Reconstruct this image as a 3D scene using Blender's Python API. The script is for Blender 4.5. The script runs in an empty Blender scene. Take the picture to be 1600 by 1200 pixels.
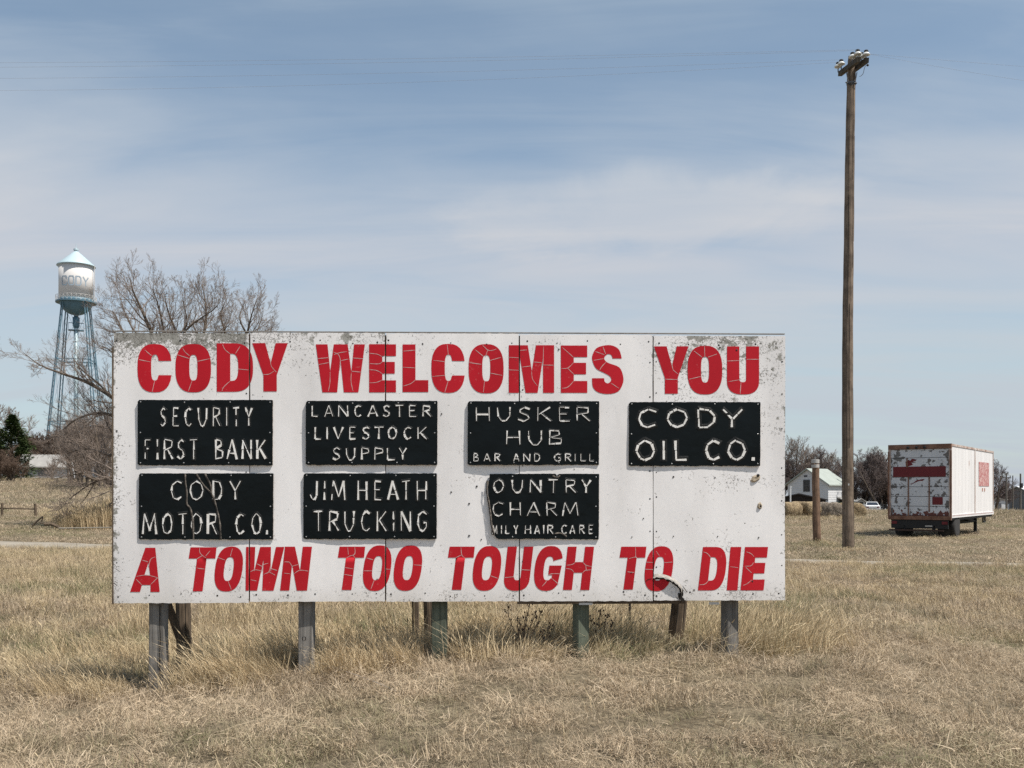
import bpy, bmesh, math, random
import numpy as np
from mathutils import Vector, Matrix
from mathutils.geometry import tessellate_polygon

SC = bpy.context.scene
COL = SC.collection
rng = random.Random(7)
nr = np.random.RandomState(11)

# ------------------------------------------------------------------ camera, light, exposure
F = 1555.56            # focal length in pixels of the 1600 px wide photograph (35 mm on 36 mm)
HY = 770.0             # row of the eye level
EYE = 1.66
cam_d = bpy.data.cameras.new('camera'); cam = bpy.data.objects.new('camera', cam_d); COL.objects.link(cam)
cam.location = (0, 0, EYE); cam.rotation_euler = (math.radians(90), 0, 0)
cam_d.lens = 35; cam_d.sensor_width = 36; cam_d.shift_y = (HY - 600) / 1600
cam_d.clip_start = 0.1; cam_d.clip_end = 9000
SC.camera = cam

SUN = Vector((.43, -.24, .865)).normalized()      # towards the sun
sun_d = bpy.data.lights.new('sun', 'SUN'); sun = bpy.data.objects.new('sun', sun_d); COL.objects.link(sun)
sun_d.energy = 4.3; sun_d.angle = math.radians(.6); sun_d.color = (1, .955, .89)
sun.rotation_euler = (-SUN).to_track_quat('-Z', 'Y').to_euler()
sun.location = (5, -5, 30)

SC.view_settings.view_transform = 'Standard'; SC.view_settings.look = 'None'
SC.view_settings.exposure = 0.45; SC.view_settings.gamma = 1; SC.view_settings.use_curve_mapping = False
SC.render.engine = 'CYCLES'
try:
    SC.cycles.max_bounces = 6; SC.cycles.diffuse_bounces = 3; SC.cycles.transparent_max_bounces = 6
    SC.cycles.use_denoising = False; SC.cycles.pixel_filter_width = 1.2
except Exception: pass

class NT:
    """small helper for node trees"""
    def __init__(s, tree): s.t = tree
    def n(s, typ, **kw):
        nd = s.t.nodes.new(typ)
        for k, v in kw.items():
            if k.startswith('i_'):
                key = k[2:]; key = int(key) if key.isdigit() else key
                s.put(nd.inputs[key], v)
            else: setattr(nd, k, v)
        return nd
    def put(s, sock, v):
        if isinstance(v, bpy.types.NodeSocket): s.t.links.new(v, sock)
        elif isinstance(v, bpy.types.Node): s.t.links.new(v.outputs[0], sock)
        else: sock.default_value = v
    def math(s, op, a, b=0.5, c=None, clamp=False):
        nd = s.t.nodes.new('ShaderNodeMath'); nd.operation = op; nd.use_clamp = clamp
        s.put(nd.inputs[0], a); s.put(nd.inputs[1], b)
        if c is not None: s.put(nd.inputs[2], c)
        return nd.outputs[0]
    def noise(s, vec, scale, detail=4, rough=.55, dist=0):
        nd = s.t.nodes.new('ShaderNodeTexNoise'); nd.inputs['Scale'].default_value = scale
        nd.inputs['Detail'].default_value = detail; nd.inputs['Roughness'].default_value = rough
        nd.inputs['Distortion'].default_value = dist
        if vec is not None: s.put(nd.inputs['Vector'], vec)
        return nd.outputs['Fac']
    def mapping(s, vec, scale=(1, 1, 1), loc=(0, 0, 0), rot=(0, 0, 0)):
        nd = s.t.nodes.new('ShaderNodeMapping'); s.put(nd.inputs['Vector'], vec)
        nd.inputs['Scale'].default_value = scale; nd.inputs['Location'].default_value = loc; nd.inputs['Rotation'].default_value = rot
        return nd.outputs[0]
    def ramp(s, fac, stops, interp='LINEAR'):
        nd = s.t.nodes.new('ShaderNodeValToRGB'); cr = nd.color_ramp; cr.interpolation = interp
        while len(cr.elements) < len(stops): cr.elements.new(.5)
        for e, (p, c) in zip(cr.elements, stops):
            e.position = p
            e.color = (c, c, c, 1) if isinstance(c, (int, float)) else (c[0], c[1], c[2], 1)
        s.put(nd.inputs[0], fac); return nd.outputs[0]
    def mix(s, fac, a, b, mode='MIX'):
        nd = s.t.nodes.new('ShaderNodeMix'); nd.data_type = 'RGBA'; nd.blend_type = mode
        s.put(nd.inputs[0], fac)
        for k, v in ((6, a), (7, b)):
            if isinstance(v, tuple): v = (v[0], v[1], v[2], 1)
            s.put(nd.inputs[k], v)
        return nd.outputs[2]

world = bpy.data.worlds.new('World'); SC.world = world; world.use_nodes = True
wt = world.node_tree; wt.nodes.clear(); W = NT(wt)
sky = W.n('ShaderNodeTexSky', sky_type='NISHITA', sun_disc=False)
sky.sun_elevation = math.asin(SUN.z); sky.sun_rotation = math.atan2(SUN.x, SUN.y)
sky.air_density = 1.0; sky.dust_density = 1.2; sky.ozone_density = 1.2; sky.altitude = 900
tc = W.n('ShaderNodeTexCoord').outputs['Generated']
sep = W.n('ShaderNodeSeparateXYZ', i_0=tc)
z = W.math('MAXIMUM', sep.outputs[2], 0.0)
zd = W.math('ADD', z, .16)
px_ = W.math('DIVIDE', sep.outputs[0], zd); py_ = W.math('DIVIDE', sep.outputs[1], zd)
cv = W.n('ShaderNodeCombineXYZ', i_0=px_, i_1=py_, i_2=0.0).outputs[0]
# thin veils of high cloud, drawn out along one direction
n1 = W.noise(W.mapping(cv, (.55, .9, 1), (3.1, 1.7, 0), (0, 0, .12)), .9, 6, .52, .5)
n2 = W.noise(W.mapping(cv, (.45, 1.6, 1), (9.2, 4.4, 0), (0, 0, -.1)), 1.9, 7, .55, .9)
prof = W.ramp(z, [(0, .92), (.10, .80), (.17, .86), (.25, .90), (.285, .74), (.32, .50), (.40, .40), (.48, .32), (1, .24)])
a = W.math('ADD', prof, W.math('MULTIPLY', W.math('SUBTRACT', n1, .5), 1.0))
a = W.math('ADD', a, W.math('MULTIPLY', W.math('SUBTRACT', n2, .5), .75), clamp=True)
# one broader bright patch of the same cloud, above the sign's right half
gx = W.math('DIVIDE', W.math('SUBTRACT', W.math('DIVIDE', sep.outputs[0], W.math('MAXIMUM', sep.outputs[1], .05)), .13), .24)
gz = W.math('DIVIDE', W.math('SUBTRACT', z, .27), .045)
n3 = W.noise(cv, 2.2, 6, .6, .6)
gd = W.math('ADD', W.math('MULTIPLY', gx, gx), W.math('MULTIPLY', gz, gz))
gd = W.math('ADD', gd, W.math('MULTIPLY', W.math('SUBTRACT', n3, .5), 3.0))
a = W.math('ADD', a, W.ramp(gd, [(0, .24), (1, 0)], 'EASE'), clamp=True)
veil = W.ramp(a, [(0, .05), (.35, .22), (.65, .60), (1, .95)])
ccol = W.ramp(z, [(0, (.46, .505, .58)), (.12, (.50, .555, .60)), (.22, (.575, .58, .61)), (.5, (.50, .59, .65))])
skyc = W.mix(1.0, sky.outputs[0], (.82, .88, .82), 'MULTIPLY')
bg1 = W.n('ShaderNodeBackground', i_0=skyc, i_1=.115)
bg2 = W.n('ShaderNodeBackground', i_0=ccol, i_1=.80)
mx = W.n('ShaderNodeMixShader', i_0=veil); wt.links.new(bg1.outputs[0], mx.inputs[1]); wt.links.new(bg2.outputs[0], mx.inputs[2])
out = W.n('ShaderNodeOutputWorld'); wt.links.new(mx.outputs[0], out.inputs[0])

# ------------------------------------------------------------------ helpers
def tag(o, label=None, cat=None, group=None, kind=None):
    if label: o['label'] = label
    if cat: o['category'] = cat
    if group: o['group'] = group
    if kind: o['kind'] = kind
    return o

def thing(name, label, cat, loc=(0, 0, 0), rz=0, group=None):
    o = bpy.data.objects.new(name, None); COL.objects.link(o)
    o.empty_display_size = .2; o.location = loc; o.rotation_euler = (0, 0, rz)
    return tag(o, label, cat, group)

def copy_tree(o, parent=None):
    c = o.copy(); COL.objects.link(c)
    if parent is not None: c.parent = parent
    for ch in o.children: copy_tree(ch, c)
    return c

def root_loc(o):
    v = Vector((0, 0, 0))
    while o is not None: v += Vector(o.location); o = o.parent
    return v

class MB:
    """collects geometry, then links it as ONE mesh object"""
    def __init__(s): s.v = []; s.f = []; s.m = []; s.mi = 0; s.smooth = False; s.sm = []
    def add(s, vs, fs):
        b = len(s.v); s.v.extend([tuple(p) for p in vs])
        for f in fs: s.f.append(tuple(i + b for i in f)); s.m.append(s.mi); s.sm.append(s.smooth)
    def box(s, x0, x1, y0, y1, z0, z1):
        s.add([(x0, y0, z0), (x1, y0, z0), (x1, y1, z0), (x0, y1, z0), (x0, y0, z1), (x1, y0, z1), (x1, y1, z1), (x0, y1, z1)],
              [(0, 3, 2, 1), (4, 5, 6, 7), (0, 1, 5, 4), (1, 2, 6, 5), (2, 3, 7, 6), (3, 0, 4, 7)])
    def bar(s, a, b, w, h, up=(0, 0, 1)):
        a = Vector(a); b = Vector(b); d = (b - a).normalized(); up = Vector(up)
        if abs(d.dot(up)) > .99: up = Vector((0, 1, 0))
        sx = d.cross(up).normalized() * (w / 2); sy = sx.cross(d).normalized() * (h / 2)
        vs = [p + i * sx + j * sy for p in (a, b) for i, j in ((-1, -1), (1, -1), (1, 1), (-1, 1))]
        s.add(vs, [(0, 1, 2, 3), (7, 6, 5, 4), (0, 4, 5, 1), (1, 5, 6, 2), (2, 6, 7, 3), (3, 7, 4, 0)])
    def tube(s, pts, rad, sides=6, caps=True):
        pts = [Vector(p) for p in pts]; n = len(pts)
        if isinstance(rad, (int, float)): rad = [rad] * n
        vs = []; fs = []
        d = (pts[1] - pts[0]); ref = Vector((0, 0, 1)) if abs(d.z) < .8 * d.length else Vector((1, 0, 0))
        for i, p in enumerate(pts):
            d = pts[min(i + 1, n - 1)] - pts[max(i - 1, 0)]
            if d.length < 1e-9: d = Vector((0, 0, 1))
            d.normalize(); u = d.cross(ref)
            if u.length < 1e-4: u = d.cross(Vector((0, 1, 0)))
            u.normalize(); w = d.cross(u)
            for k in range(sides):
                t = 2 * math.pi * k / sides
                vs.append(p + (u * math.cos(t) + w * math.sin(t)) * rad[i])
        for i in range(n - 1):
            for k in range(sides):
                k2 = (k + 1) % sides
                fs.append((i * sides + k, i * sides + k2, (i + 1) * sides + k2, (i + 1) * sides + k))
        if caps: fs.append(tuple(range(sides))[::-1]); fs.append(tuple((n - 1) * sides + k for k in range(sides)))
        s.add(vs, fs)
    def lathe(s, prof, c=(0, 0, 0), sides=20, axis='z'):
        vs = []; fs = []; n = len(prof)
        for r, h in prof:
            for k in range(sides):
                t = 2 * math.pi * k / sides; x = r * math.cos(t); y = r * math.sin(t)
                if axis == 'z': vs.append((c[0] + x, c[1] + y, c[2] + h))
                elif axis == 'x': vs.append((c[0] + h, c[1] + x, c[2] + y))
                else: vs.append((c[0] + x, c[1] + h, c[2] + y))
        for i in range(n - 1):
            for k in range(sides):
                k2 = (k + 1) % sides
                fs.append((i * sides + k, i * sides + k2, (i + 1) * sides + k2, (i + 1) * sides + k))
        fs.append(tuple(range(sides))[::-1]); fs.append(tuple((n - 1) * sides + k for k in range(sides)))
        s.add(vs, fs)
    def prism(s, poly, y0, y1):
        """poly of (x, z), extruded along y"""
        n = len(poly)
        s.add([(x, y0, z) for x, z in poly] + [(x, y1, z) for x, z in poly],
              [tuple(range(n)), tuple(range(2 * n - 1, n - 1, -1))] + [(i, i + n, (i + 1) % n + n, (i + 1) % n) for i in range(n)])
    def build(s, name, mats, parent=None, world=False, label=None):
        off = root_loc(parent) if (world and parent is not None) else Vector((0, 0, 0))
        me = bpy.data.meshes.new(name)
        v = s.v if not world else [(p[0] - off.x, p[1] - off.y, p[2] - off.z) for p in s.v]
        me.from_pydata(v, [], s.f)
        if not isinstance(mats, (list, tuple)): mats = [mats]
        for m in mats: me.materials.append(m)
        if len(mats) > 1: me.polygons.foreach_set('material_index', s.m)
        if any(s.sm): me.polygons.foreach_set('use_smooth', s.sm)
        me.update()
        o = bpy.data.objects.new(name, me); COL.objects.link(o)
        if parent is not None: o.parent = parent
        if label: o['label'] = label
        return o

def new_mat(name):
    m = bpy.data.materials.new(name); m.use_nodes = True
    t = m.node_tree; t.nodes.clear(); N = NT(t)
    p = N.n('ShaderNodeBsdfPrincipled'); o = N.n('ShaderNodeOutputMaterial'); t.links.new(p.outputs[0], o.inputs[0])
    return m, N, p, o
def objco(N): return N.n('ShaderNodeTexCoord').outputs['Object']
def bump(N, p, h, strength=.3, dist=.01):
    b = N.n('ShaderNodeBump', i_Height=h); b.inputs['Strength'].default_value = strength; b.inputs['Distance'].default_value = dist
    N.put(p.inputs['Normal'], b.outputs[0])

def simple(name, c, rough=.7, var=.25, scale=6, metal=0, c2=None, stretch=(1, 1, 1), bstr=.2, bdist=.01, spec=.4):
    m, N, p, o = new_mat(name); co = N.mapping(objco(N), stretch)
    f = N.noise(co, scale, 6, .6)
    c2 = c2 or tuple(x * (1 - var) for x in c)
    cc = N.ramp(f, [(.3, c2), (.7, c)])
    N.put(p.inputs['Base Color'], cc); p.inputs['Roughness'].default_value = rough; p.inputs['Metallic'].default_value = metal
    p.inputs['Specular IOR Level'].default_value = spec
    bump(N, p, N.noise(co, scale * 3, 5, .6), bstr, bdist)
    return m

def P(px, py, Z):
    """point seen at pixel (px, py) of the photograph at distance Z"""
    return Vector(((px - 800) / F * Z, Z, EYE + (HY - py) / F * Z))

# ------------------------------------------------------------------ terrain
def smooth(a, b, x):
    t = np.clip((x - a) / (b - a), 0, 1); return t * t * (3 - 2 * t)
_zl = [0, 29, 33, 40, 50, 60, 72, 85, 98, 110, 122, 160, 260, 600, 5000]
_hl = [0, 0, .05, .25, .55, .89, 1.40, 1.98, 2.70, 3.15, 3.22, 2.7, 0.5, -12, -180]
_zr = [0, 20, 30, 38, 55, 68, 88, 110, 150, 250, 600, 5000]
_hr = [0, 0, -.02, -.1, -.03, 0, -.05, -.55, -1.25, -4, -14, -190]
def ground(x, y):
    x = np.asarray(x, float); y = np.asarray(y, float)
    u = x / np.maximum(y, 4)
    s = smooth(-.33, .12, u)
    def prof(zz, hh):
        r = 0
        for k in (-.06, -.03, 0, .03, .06): r = r + np.interp(y * (1 + k), zz, hh)
        return r / 5
    h = prof(_zl, _hl) * (1 - s) + prof(_zr, _hr) * s
    m = np.clip(.16 - np.where(x < .9, .0185, .012) * (x - .9) ** 2, -.22, .16) * np.exp(-((y - 9.7) / 3.2) ** 2)
    h = h + m
    fade = np.clip(y / 40, .25, 1) * np.clip(400 / np.maximum(y, 1), 0, 1)
    h = h + fade * (.035 * np.sin(x * .9 + 1.3 * np.sin(y * .37)) * np.cos(y * .61 + .5) + .03 * np.sin(x * .31 + y * .23))
    return h
def G(x, y, dz=0): return Vector((x, y, float(ground(x, y)) + dz))
def GP(px, Z, dz=0): return G((px - 800) / F * Z, Z, dz)

def terrain():
    ys = np.concatenate([[-60, -20, -6], np.arange(0, 34, .5), np.geomspace(34, 4800, 110)])
    us = np.linspace(-1.6, 1.6, 161)
    vs = []
    for y in ys:
        for u in us:
            x = u * max(abs(y), 22) if y < 2400 else u * y
            vs.append((x, y, float(ground(x, y)) - .02))
    n = len(us)
    fs = [(i * n + j, i * n + j + 1, (i + 1) * n + j + 1, (i + 1) * n + j) for i in range(len(ys) - 1) for j in range(n - 1)]
    m, N, p, o = new_mat('soil')
    pos = N.n('ShaderNodeNewGeometry').outputs['Position']
    a = N.noise(pos, .35, 6, .6); b = N.noise(pos, 5, 8, .7); c = N.noise(N.mapping(pos, (1, 1, 1)), 22, 6, .7)
    base = N.ramp(a, [(.3, (.13, .105, .07)), (.5, (.18, .145, .098)), (.7, (.23, .185, .125))])
    base = N.mix(N.ramp(b, [(.35, 0), (.6, .75)]), base, (.075, .062, .042))
    base = N.mix(N.ramp(c, [(.45, 0), (.7, .6)]), base, (.36, .295, .19))
    N.put(p.inputs['Base Color'], base); p.inputs['Roughness'].default_value = 1; p.inputs['Specular IOR Level'].default_value = .1
    bump(N, p, b, .7, .08)
    mb = MB(); mb.smooth = True; mb.add(vs, fs)
    tag(mb.build('ground', m), kind='structure')
terrain()

# the narrow gravel track that crosses behind the sign
TRK = [(-70, 45.5), (-16.2, 31.2), (11.6, 22.7), (60, 8.0)]
def track_y(x):
    return np.interp(x, [p[0] for p in TRK], [p[1] for p in TRK])
def track_w(x): return np.interp(x, [-16, 12], [1.45, .62])   # half width
m, N, p, o = new_mat('track_gravel'); pos = N.n('ShaderNodeNewGeometry').outputs['Position']
f1 = N.noise(pos, 1.1, 6, .6); f2 = N.noise(pos, 30, 4, .7)
N.put(p.inputs['Base Color'], N.mix(N.ramp(f2, [(.4, 0), (.65, .5)]), N.ramp(f1, [(.3, (.25, .215, .165)), (.7, (.36, .315, .25))]), (.22, .19, .15)))
p.inputs['Roughness'].default_value = .95; bump(N, p, f2, .6, .02)
mb = MB(); xs = np.linspace(-60, 40, 260); vs = []
for x in xs:
    c = float(track_y(x)); w = float(track_w(x))
    for k in (-1, -.5, 0, .5, 1):
        yy = c + k * w * (1 + .12 * math.sin(x * 1.7 + k))
        vs.append((x, yy, float(ground(x, yy)) + .004 + .012 * (1 - k * k)))
mb.smooth = True
mb.add(vs, [(i * 5 + j, i * 5 + j + 1, i * 5 + j + 6, i * 5 + j + 5)[::-1] for i in range(len(xs) - 1) for j in range(4)])
tag(mb.build('gravel_track', m), kind='structure')
# ------------------------------------------------------------------ the billboard
A_L = Vector(((177.5 - 800) / F * 8.997, 8.997, 0)); A_R = Vector(((1226.5 - 800) / F * 9.17, 9.17, 0))
BW = (A_R - A_L).length; BH = 2.44; BZ0 = .668
BDIR = (A_R - A_L).normalized(); BANG = math.atan2(BDIR.y, BDIR.x)
BC = (A_L + A_R) / 2
BN = Vector((BDIR.y, -BDIR.x, 0))      # towards the viewer
sign = thing('billboard', 'large white welcome billboard with red lettering and black plaques on timber posts', 'billboard', (BC.x, BC.y, 0), BANG)

def uv(px, py):
    """pixel of the photograph -> (u, v) in metres on the board's face"""
    d = Vector(((px - 800) / F, 1, (HY - py) / F)); o = Vector((0, 0, EYE))
    p0 = Vector((BC.x, BC.y, 0)); t = (p0 - o).dot(BN) / d.dot(BN); q = o + d * t
    return ((q - p0).dot(BDIR) + BW / 2, q.z - BZ0)
SEAMS = [uv(390, 730)[0], uv(602.5, 730)[0], uv(811.5, 730)[0], uv(1020.5, 730)[0]]
EDGES = [0] + SEAMS + [BW]
_amp = [.8, 1.2, .9, 1.1, 1.5]
def disp(u, v):
    """how the sheets bow out of the plane: metres towards the viewer"""
    k = 0
    while k < 4 and u > SEAMS[k]: k += 1
    a, b = EDGES[k], EDGES[k + 1]; t = (u - a) / (b - a); s = v / BH
    d = .007 * _amp[k] * math.sin(math.pi * t) * (.5 + .5 * math.sin(3 * s + k * 2.1)) \
        + .004 * math.sin(4.3 * s + k * 1.7 + 2 * t) + .0022 * math.sin(9 * s - 3 * t + k) + .0015 * math.sin(14 * t + 5 * s + 2 * k)
    edge = .006 * _amp[k] * (math.exp(-((1 - t) / .09) ** 2) * (.5 + .5 * math.sin(5 * s + k)) - .5 * math.exp(-(t / .08) ** 2) * (.5 + .5 * math.cos(4 * s + 2 * k)))
    return d + edge + [0, .002, -.001, .002, .001][k]
def S(u, v, w=0.0): return (u - BW / 2, -(w + disp(u, v)), v + BZ0)       # local to the sign's empty
def Sf(u, v, w=0.0): return (u - BW / 2, -w, v + BZ0)

# peeling white paint over plywood
def paint_mat():
    m, N, p, o = new_mat('weathered_white_paint'); co = objco(N)
    sp = N.n('ShaderNodeSeparateXYZ', i_0=co); x = sp.outputs[0]; zz = sp.outputs[2]
    v = N.math('SUBTRACT', zz, BZ0); t = N.math('DIVIDE', v, BH, clamp=True)
    u = N.math('ADD', x, BW / 2)
    wob = N.noise(co, 3.0, 5, .6)
    tw = N.math('ADD', t, N.math('MULTIPLY', N.math('SUBTRACT', wob, .5), .18))
    # how worn each column of the board is
    def band(a, b, amt, soft=.05):
        lo = N.ramp(N.math('DIVIDE', u, BW), [(max(a - soft, 0), 0), (a + .001, 1), (b, 1), (min(b + soft, 1), 0)] if a > 0 else [(0, 1), (b, 1), (min(b + soft, 1), 0)])
        return N.math('MULTIPLY', lo, amt)
    top = N.ramp(tw, [(.80, 0), (.93, .55), (1, 1)]); top5 = N.ramp(tw, [(.25, .08), (.6, .32), (.8, .60), (1, 1)])
    wear = N.math('MULTIPLY', top, N.math('ADD', N.math('ADD', band(0, .19, 1.0, .01), band(.19, .40, .50, .01)), N.math('ADD', band(.40, .80, .16, .01), band(.80, 1.0, .35, .01))))
    wear = N.math('MAXIMUM', wear, N.math('MULTIPLY', top5, band(.83, 1.0, .62, .02)))
    edge = N.ramp(N.math('DIVIDE', u, BW), [(0, .6), (.010, .25), (.02, .05), (.04, 0), (.98, 0), (.995, .15), (1, .5)])
    wear = N.math('MAXIMUM', wear, edge)
    bot = N.math('MULTIPLY', N.ramp(tw, [(0, 1), (.06, .5), (.12, 0)]), .36)
    wear = N.math('MAXIMUM', wear, bot)
    # grey bare patches
    blot = N.math('ADD', N.math('ADD', N.math('MULTIPLY', N.noise(N.mapping(co, (1, 1, 1.4)), 4.5, 4, .6, .3), .5), N.math('MULTIPLY', N.noise(co, 16, 8, .7), .5)), N.math('MULTIPLY', wear, .26))
    bare = N.ramp(blot, [(.665, 0), (.70, 1)])
    # small dark flecks where the paint is crazed
    vor = N.n('ShaderNodeTexVoronoi', feature='DISTANCE_TO_EDGE'); N.put(vor.inputs['Vector'], N.mapping(co, (1, 1, 1))); vor.inputs['Scale'].default_value = 44
    dn = N.n('ShaderNodeTexVoronoi', feature='DISTANCE_TO_EDGE'); N.put(dn.inputs['Vector'], co); dn.inputs['Scale'].default_value = 25
    thin = N.ramp(N.math('MINIMUM', vor.outputs['Distance'], dn.outputs['Distance']), [(.018, 1), (.045, 0)])
    brk = N.noise(co, 42, 3, .6); clus = N.noise(N.mapping(co, (1, 1, 2.2)), 2.2, 5, .65)
    q = N.math('ADD', N.math('ADD', N.math('MULTIPLY', brk, .75), N.math('MULTIPLY', clus, .75)), N.math('MULTIPLY', wear, .26))
    fleck = N.math('MULTIPLY', thin, N.ramp(q, [(.878, 0), (.935, 1)]))
    # specks
    sv = N.n('ShaderNodeTexVoronoi', feature='F1'); N.put(sv.inputs['Vector'], co); sv.inputs['Scale'].default_value = 26
    sep2 = N.n('ShaderNodeSeparateColor', i_0=sv.outputs['Color'])
    speck = N.math('MULTIPLY', N.ramp(sv.outputs['Distance'], [(.07, 1), (.11, 0)]), N.ramp(N.math('ADD', sep2.outputs[0], N.math('MULTIPLY', wear, .25)), [(.94, 0), (.945, .8)]))
    dirt = N.noise(N.mapping(co, (1, 1, .35)), 1.7, 6, .62)
    white = N.ramp(dirt, [(.3, (.745, .715, .695)), (.55, (.86, .83, .81)), (.8, (.90, .875, .86))])
    white = N.mix(N.ramp(N.noise(co, 60, 3, .6), [(.3, .10), (.7, 0)]), white, (.5, .48, .45))
    low = N.ramp(tw, [(0, .35), (.05, .14), (.10, 0)])
    white = N.mix(low, white, (.50, .46, .40))
    c = N.mix(bare, white, N.ramp(N.noise(co, 14, 5, .6), [(.3, (.26, .25, .22)), (.7, (.40, .385, .35))]))
    c = N.mix(N.math('MULTIPLY', N.math('MAXIMUM', fleck, speck), .9), c, (.095, .085, .07))
    N.put(p.inputs['Base Color'], c); p.inputs['Roughness'].default_value = .62; p.inputs['Specular IOR Level'].default_value = .25
    h = N.math('SUBTRACT', N.math('MULTIPLY', N.noise(co, 7, 5, .55), .5), N.math('MULTIPLY', N.math('MAXIMUM', fleck, bare), .25))
    bump(N, p, h, .35, .004)
    return m
M_paint = paint_mat()
M_ply = simple('plywood_edge', (.20, .13, .075), .9, .5, 14)
M_red = simple('red_vinyl', (.42, .012, .028), .6, .10, 3, c2=(.36, .010, .024), bstr=.04, spec=.15)
M_redi = simple('faded_red_vinyl', (.42, .014, .026), .6, .12, 3, c2=(.36, .012, .022), bstr=.04, spec=.15)
def vinyl(name, c):
    m, N, p, o = new_mat(name); co = objco(N)
    b = N.ramp(N.noise(co, 1.6, 5, .6), [(.3, tuple(x * .84 for x in c)), (.7, tuple(x * 1.08 for x in c))])
    s1 = N.noise(co, 38, 6, .75); s2 = N.noise(co, 3.1, 4, .6)
    b = N.mix(N.ramp(N.math('ADD', N.math('MULTIPLY', s1, .7), N.math('MULTIPLY', s2, .3)), [(.60, 0), (.66, .55)]), b, (.52, .22, .21))
    N.put(p.inputs['Base Color'], b); p.inputs['Roughness'].default_value = .62; p.inputs['Specular IOR Level'].default_value = .15; return m
M_red = vinyl('red_vinyl', (.50, .013, .024)); M_redi = vinyl('faded_red_vinyl', (.50, .015, .024))
M_crack = simple('crack_backing', (.62, .40, .38), .8, .15, 10)
M_dark = simple('screw_head', (.035, .030, .028), .6, .3, 40)
M_bright = simple('bright_screw', (.55, .54, .52), .35, .2, 40, metal=.6)
M_hole = simple('dark_gap', (.02, .016, .013), .95, .3, 20)

def grid_pts(a, b, step):
    n = max(1, int(round((b - a) / step))); return [a + (b - a) * i / n for i in range(n + 1)]
for k in range(5):
    g = .006
    a = EDGES[k] + (g if k else 0); b = EDGES[k + 1] - (g if k < 4 else 0)
    v0 = [-.006, .004, 0, 0, .004][k]; v1 = BH + [-.002, .006, .006, .0, -.006][k]
    us = grid_pts(a, b, .055); vv = grid_pts(v0, v1, .055); T = .014
    # the last sheet is split by a tear that starts at its lower edge
    mb = MB(); nu = len(us); nv = len(vv); vs = []
    eps = .0008
    for u in us:
        for v in vv:
            uu = min(max(u, EDGES[k] + .0005), EDGES[k + 1] - .0005)
            jit = .0025 * math.sin(u * 61 + k) * (1 if v in (vv[0], vv[-1]) else 0)
            x, y, z_ = S(uu, v, 0)
            gap = .0038 * (.5 - .5 * math.cos(2 * math.pi * min(1, max(0, (v - .15) / 1.75)))) + .0006 * math.sin(v * 23 + k)
            if u == us[0] and k: u2 = u - gap
            elif u == us[-1] and k < 4: u2 = u + gap
            else: u2 = u
            vs.append((u2 - BW / 2, y, z_ + jit))
    nf = len(vs)
    vs += [(x, y + T, z_) for x, y, z_ in vs]
    fs = []
    for i in range(nu - 1):
        for j in range(nv - 1):
            q = (i * nv + j, (i + 1) * nv + j, (i + 1) * nv + j + 1, i * nv + j + 1)
            fs.append(q); fs.append(tuple(t + nf for t in q[::-1]))
    mb.smooth = True; mb.add(vs, fs); mb.smooth = False; mb.mi = 1
    base = 0
    rim = [i * nv for i in range(nu)] + [(nu - 1) * nv + j for j in range(1, nv)] + [i * nv + nv - 1 for i in range(nu - 2, -1, -1)] + [j for j in range(nv - 2, 0, -1)]
    for i in range(len(rim)):
        p0, p1 = rim[i], rim[(i + 1) % len(rim)]
        mb.add([vs[p0], vs[p0 + nf], vs[p1 + nf], vs[p1]], [(0, 1, 2, 3)])
    mb.build('panel', [M_paint, M_ply], sign)

# ---- heavy condensed capitals, drawn as outlines in a unit box
def arc(cx, cy, rx, ry, a0, a1, n=14, e=2.6):
    o = []
    for i in range(n + 1):
        t = math.radians(a0 + (a1 - a0) * i / n); c = math.cos(t); s = math.sin(t)
        o.append((cx + rx * math.copysign(abs(c) ** (2 / e), c), cy + ry * math.copysign(abs(s) ** (2 / e), s)))
    return o
def ell(x0, x1, y0, y1, e=2.6, n=36): return arc((x0 + x1) / 2, (y0 + y1) / 2, (x1 - x0) / 2, (y1 - y0) / 2, 0, 360 * (1 - 1 / n), n - 1, e)
def crom(pts, n=4):
    o = []; L = len(pts)
    for i in range(L - 1):
        p0 = pts[max(i - 1, 0)]; p1 = pts[i]; p2 = pts[i + 1]; p3 = pts[min(i + 2, L - 1)]
        for j in range(n):
            t = j / n
            o.append(tuple(.5 * (2 * p1[d] + (p2[d] - p0[d]) * t + (2 * p0[d] - 5 * p1[d] + 4 * p2[d] - p3[d]) * t * t + (3 * p1[d] - p0[d] - 3 * p2[d] + p3[d]) * t ** 3) for d in (0, 1)))
    o.append(pts[-1]); return o
def ringC(hx0, hx1, hy0, hy1, yu, yl):
    """open ring: outer boundary, then back along the counter"""
    def ang(y, cy, ry, e):  # parameter angle where superellipse reaches height y
        s = min(1, abs((y - cy) / ry)) ** (e / 2); return math.degrees(math.asin(s))
    a0 = ang(yu, .5, .5, 2.6); a1 = 360 - ang(yl, .5, .5, 2.6)
    out = arc(.5, .5, .5, .5, a0, a1, 26)
    cx = (hx0 + hx1) / 2; cy = (hy0 + hy1) / 2
    inn = arc(cx, cy, (hx1 - hx0) / 2, (hy1 - hy0) / 2, 360 - 4, 4, 22, 3)
    inn = [p for p in inn if not (p[0] > cx and yl < p[1] < yu)]
    return out + [(hx1, yl)] + inn + [(hx1, yu)]
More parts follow.
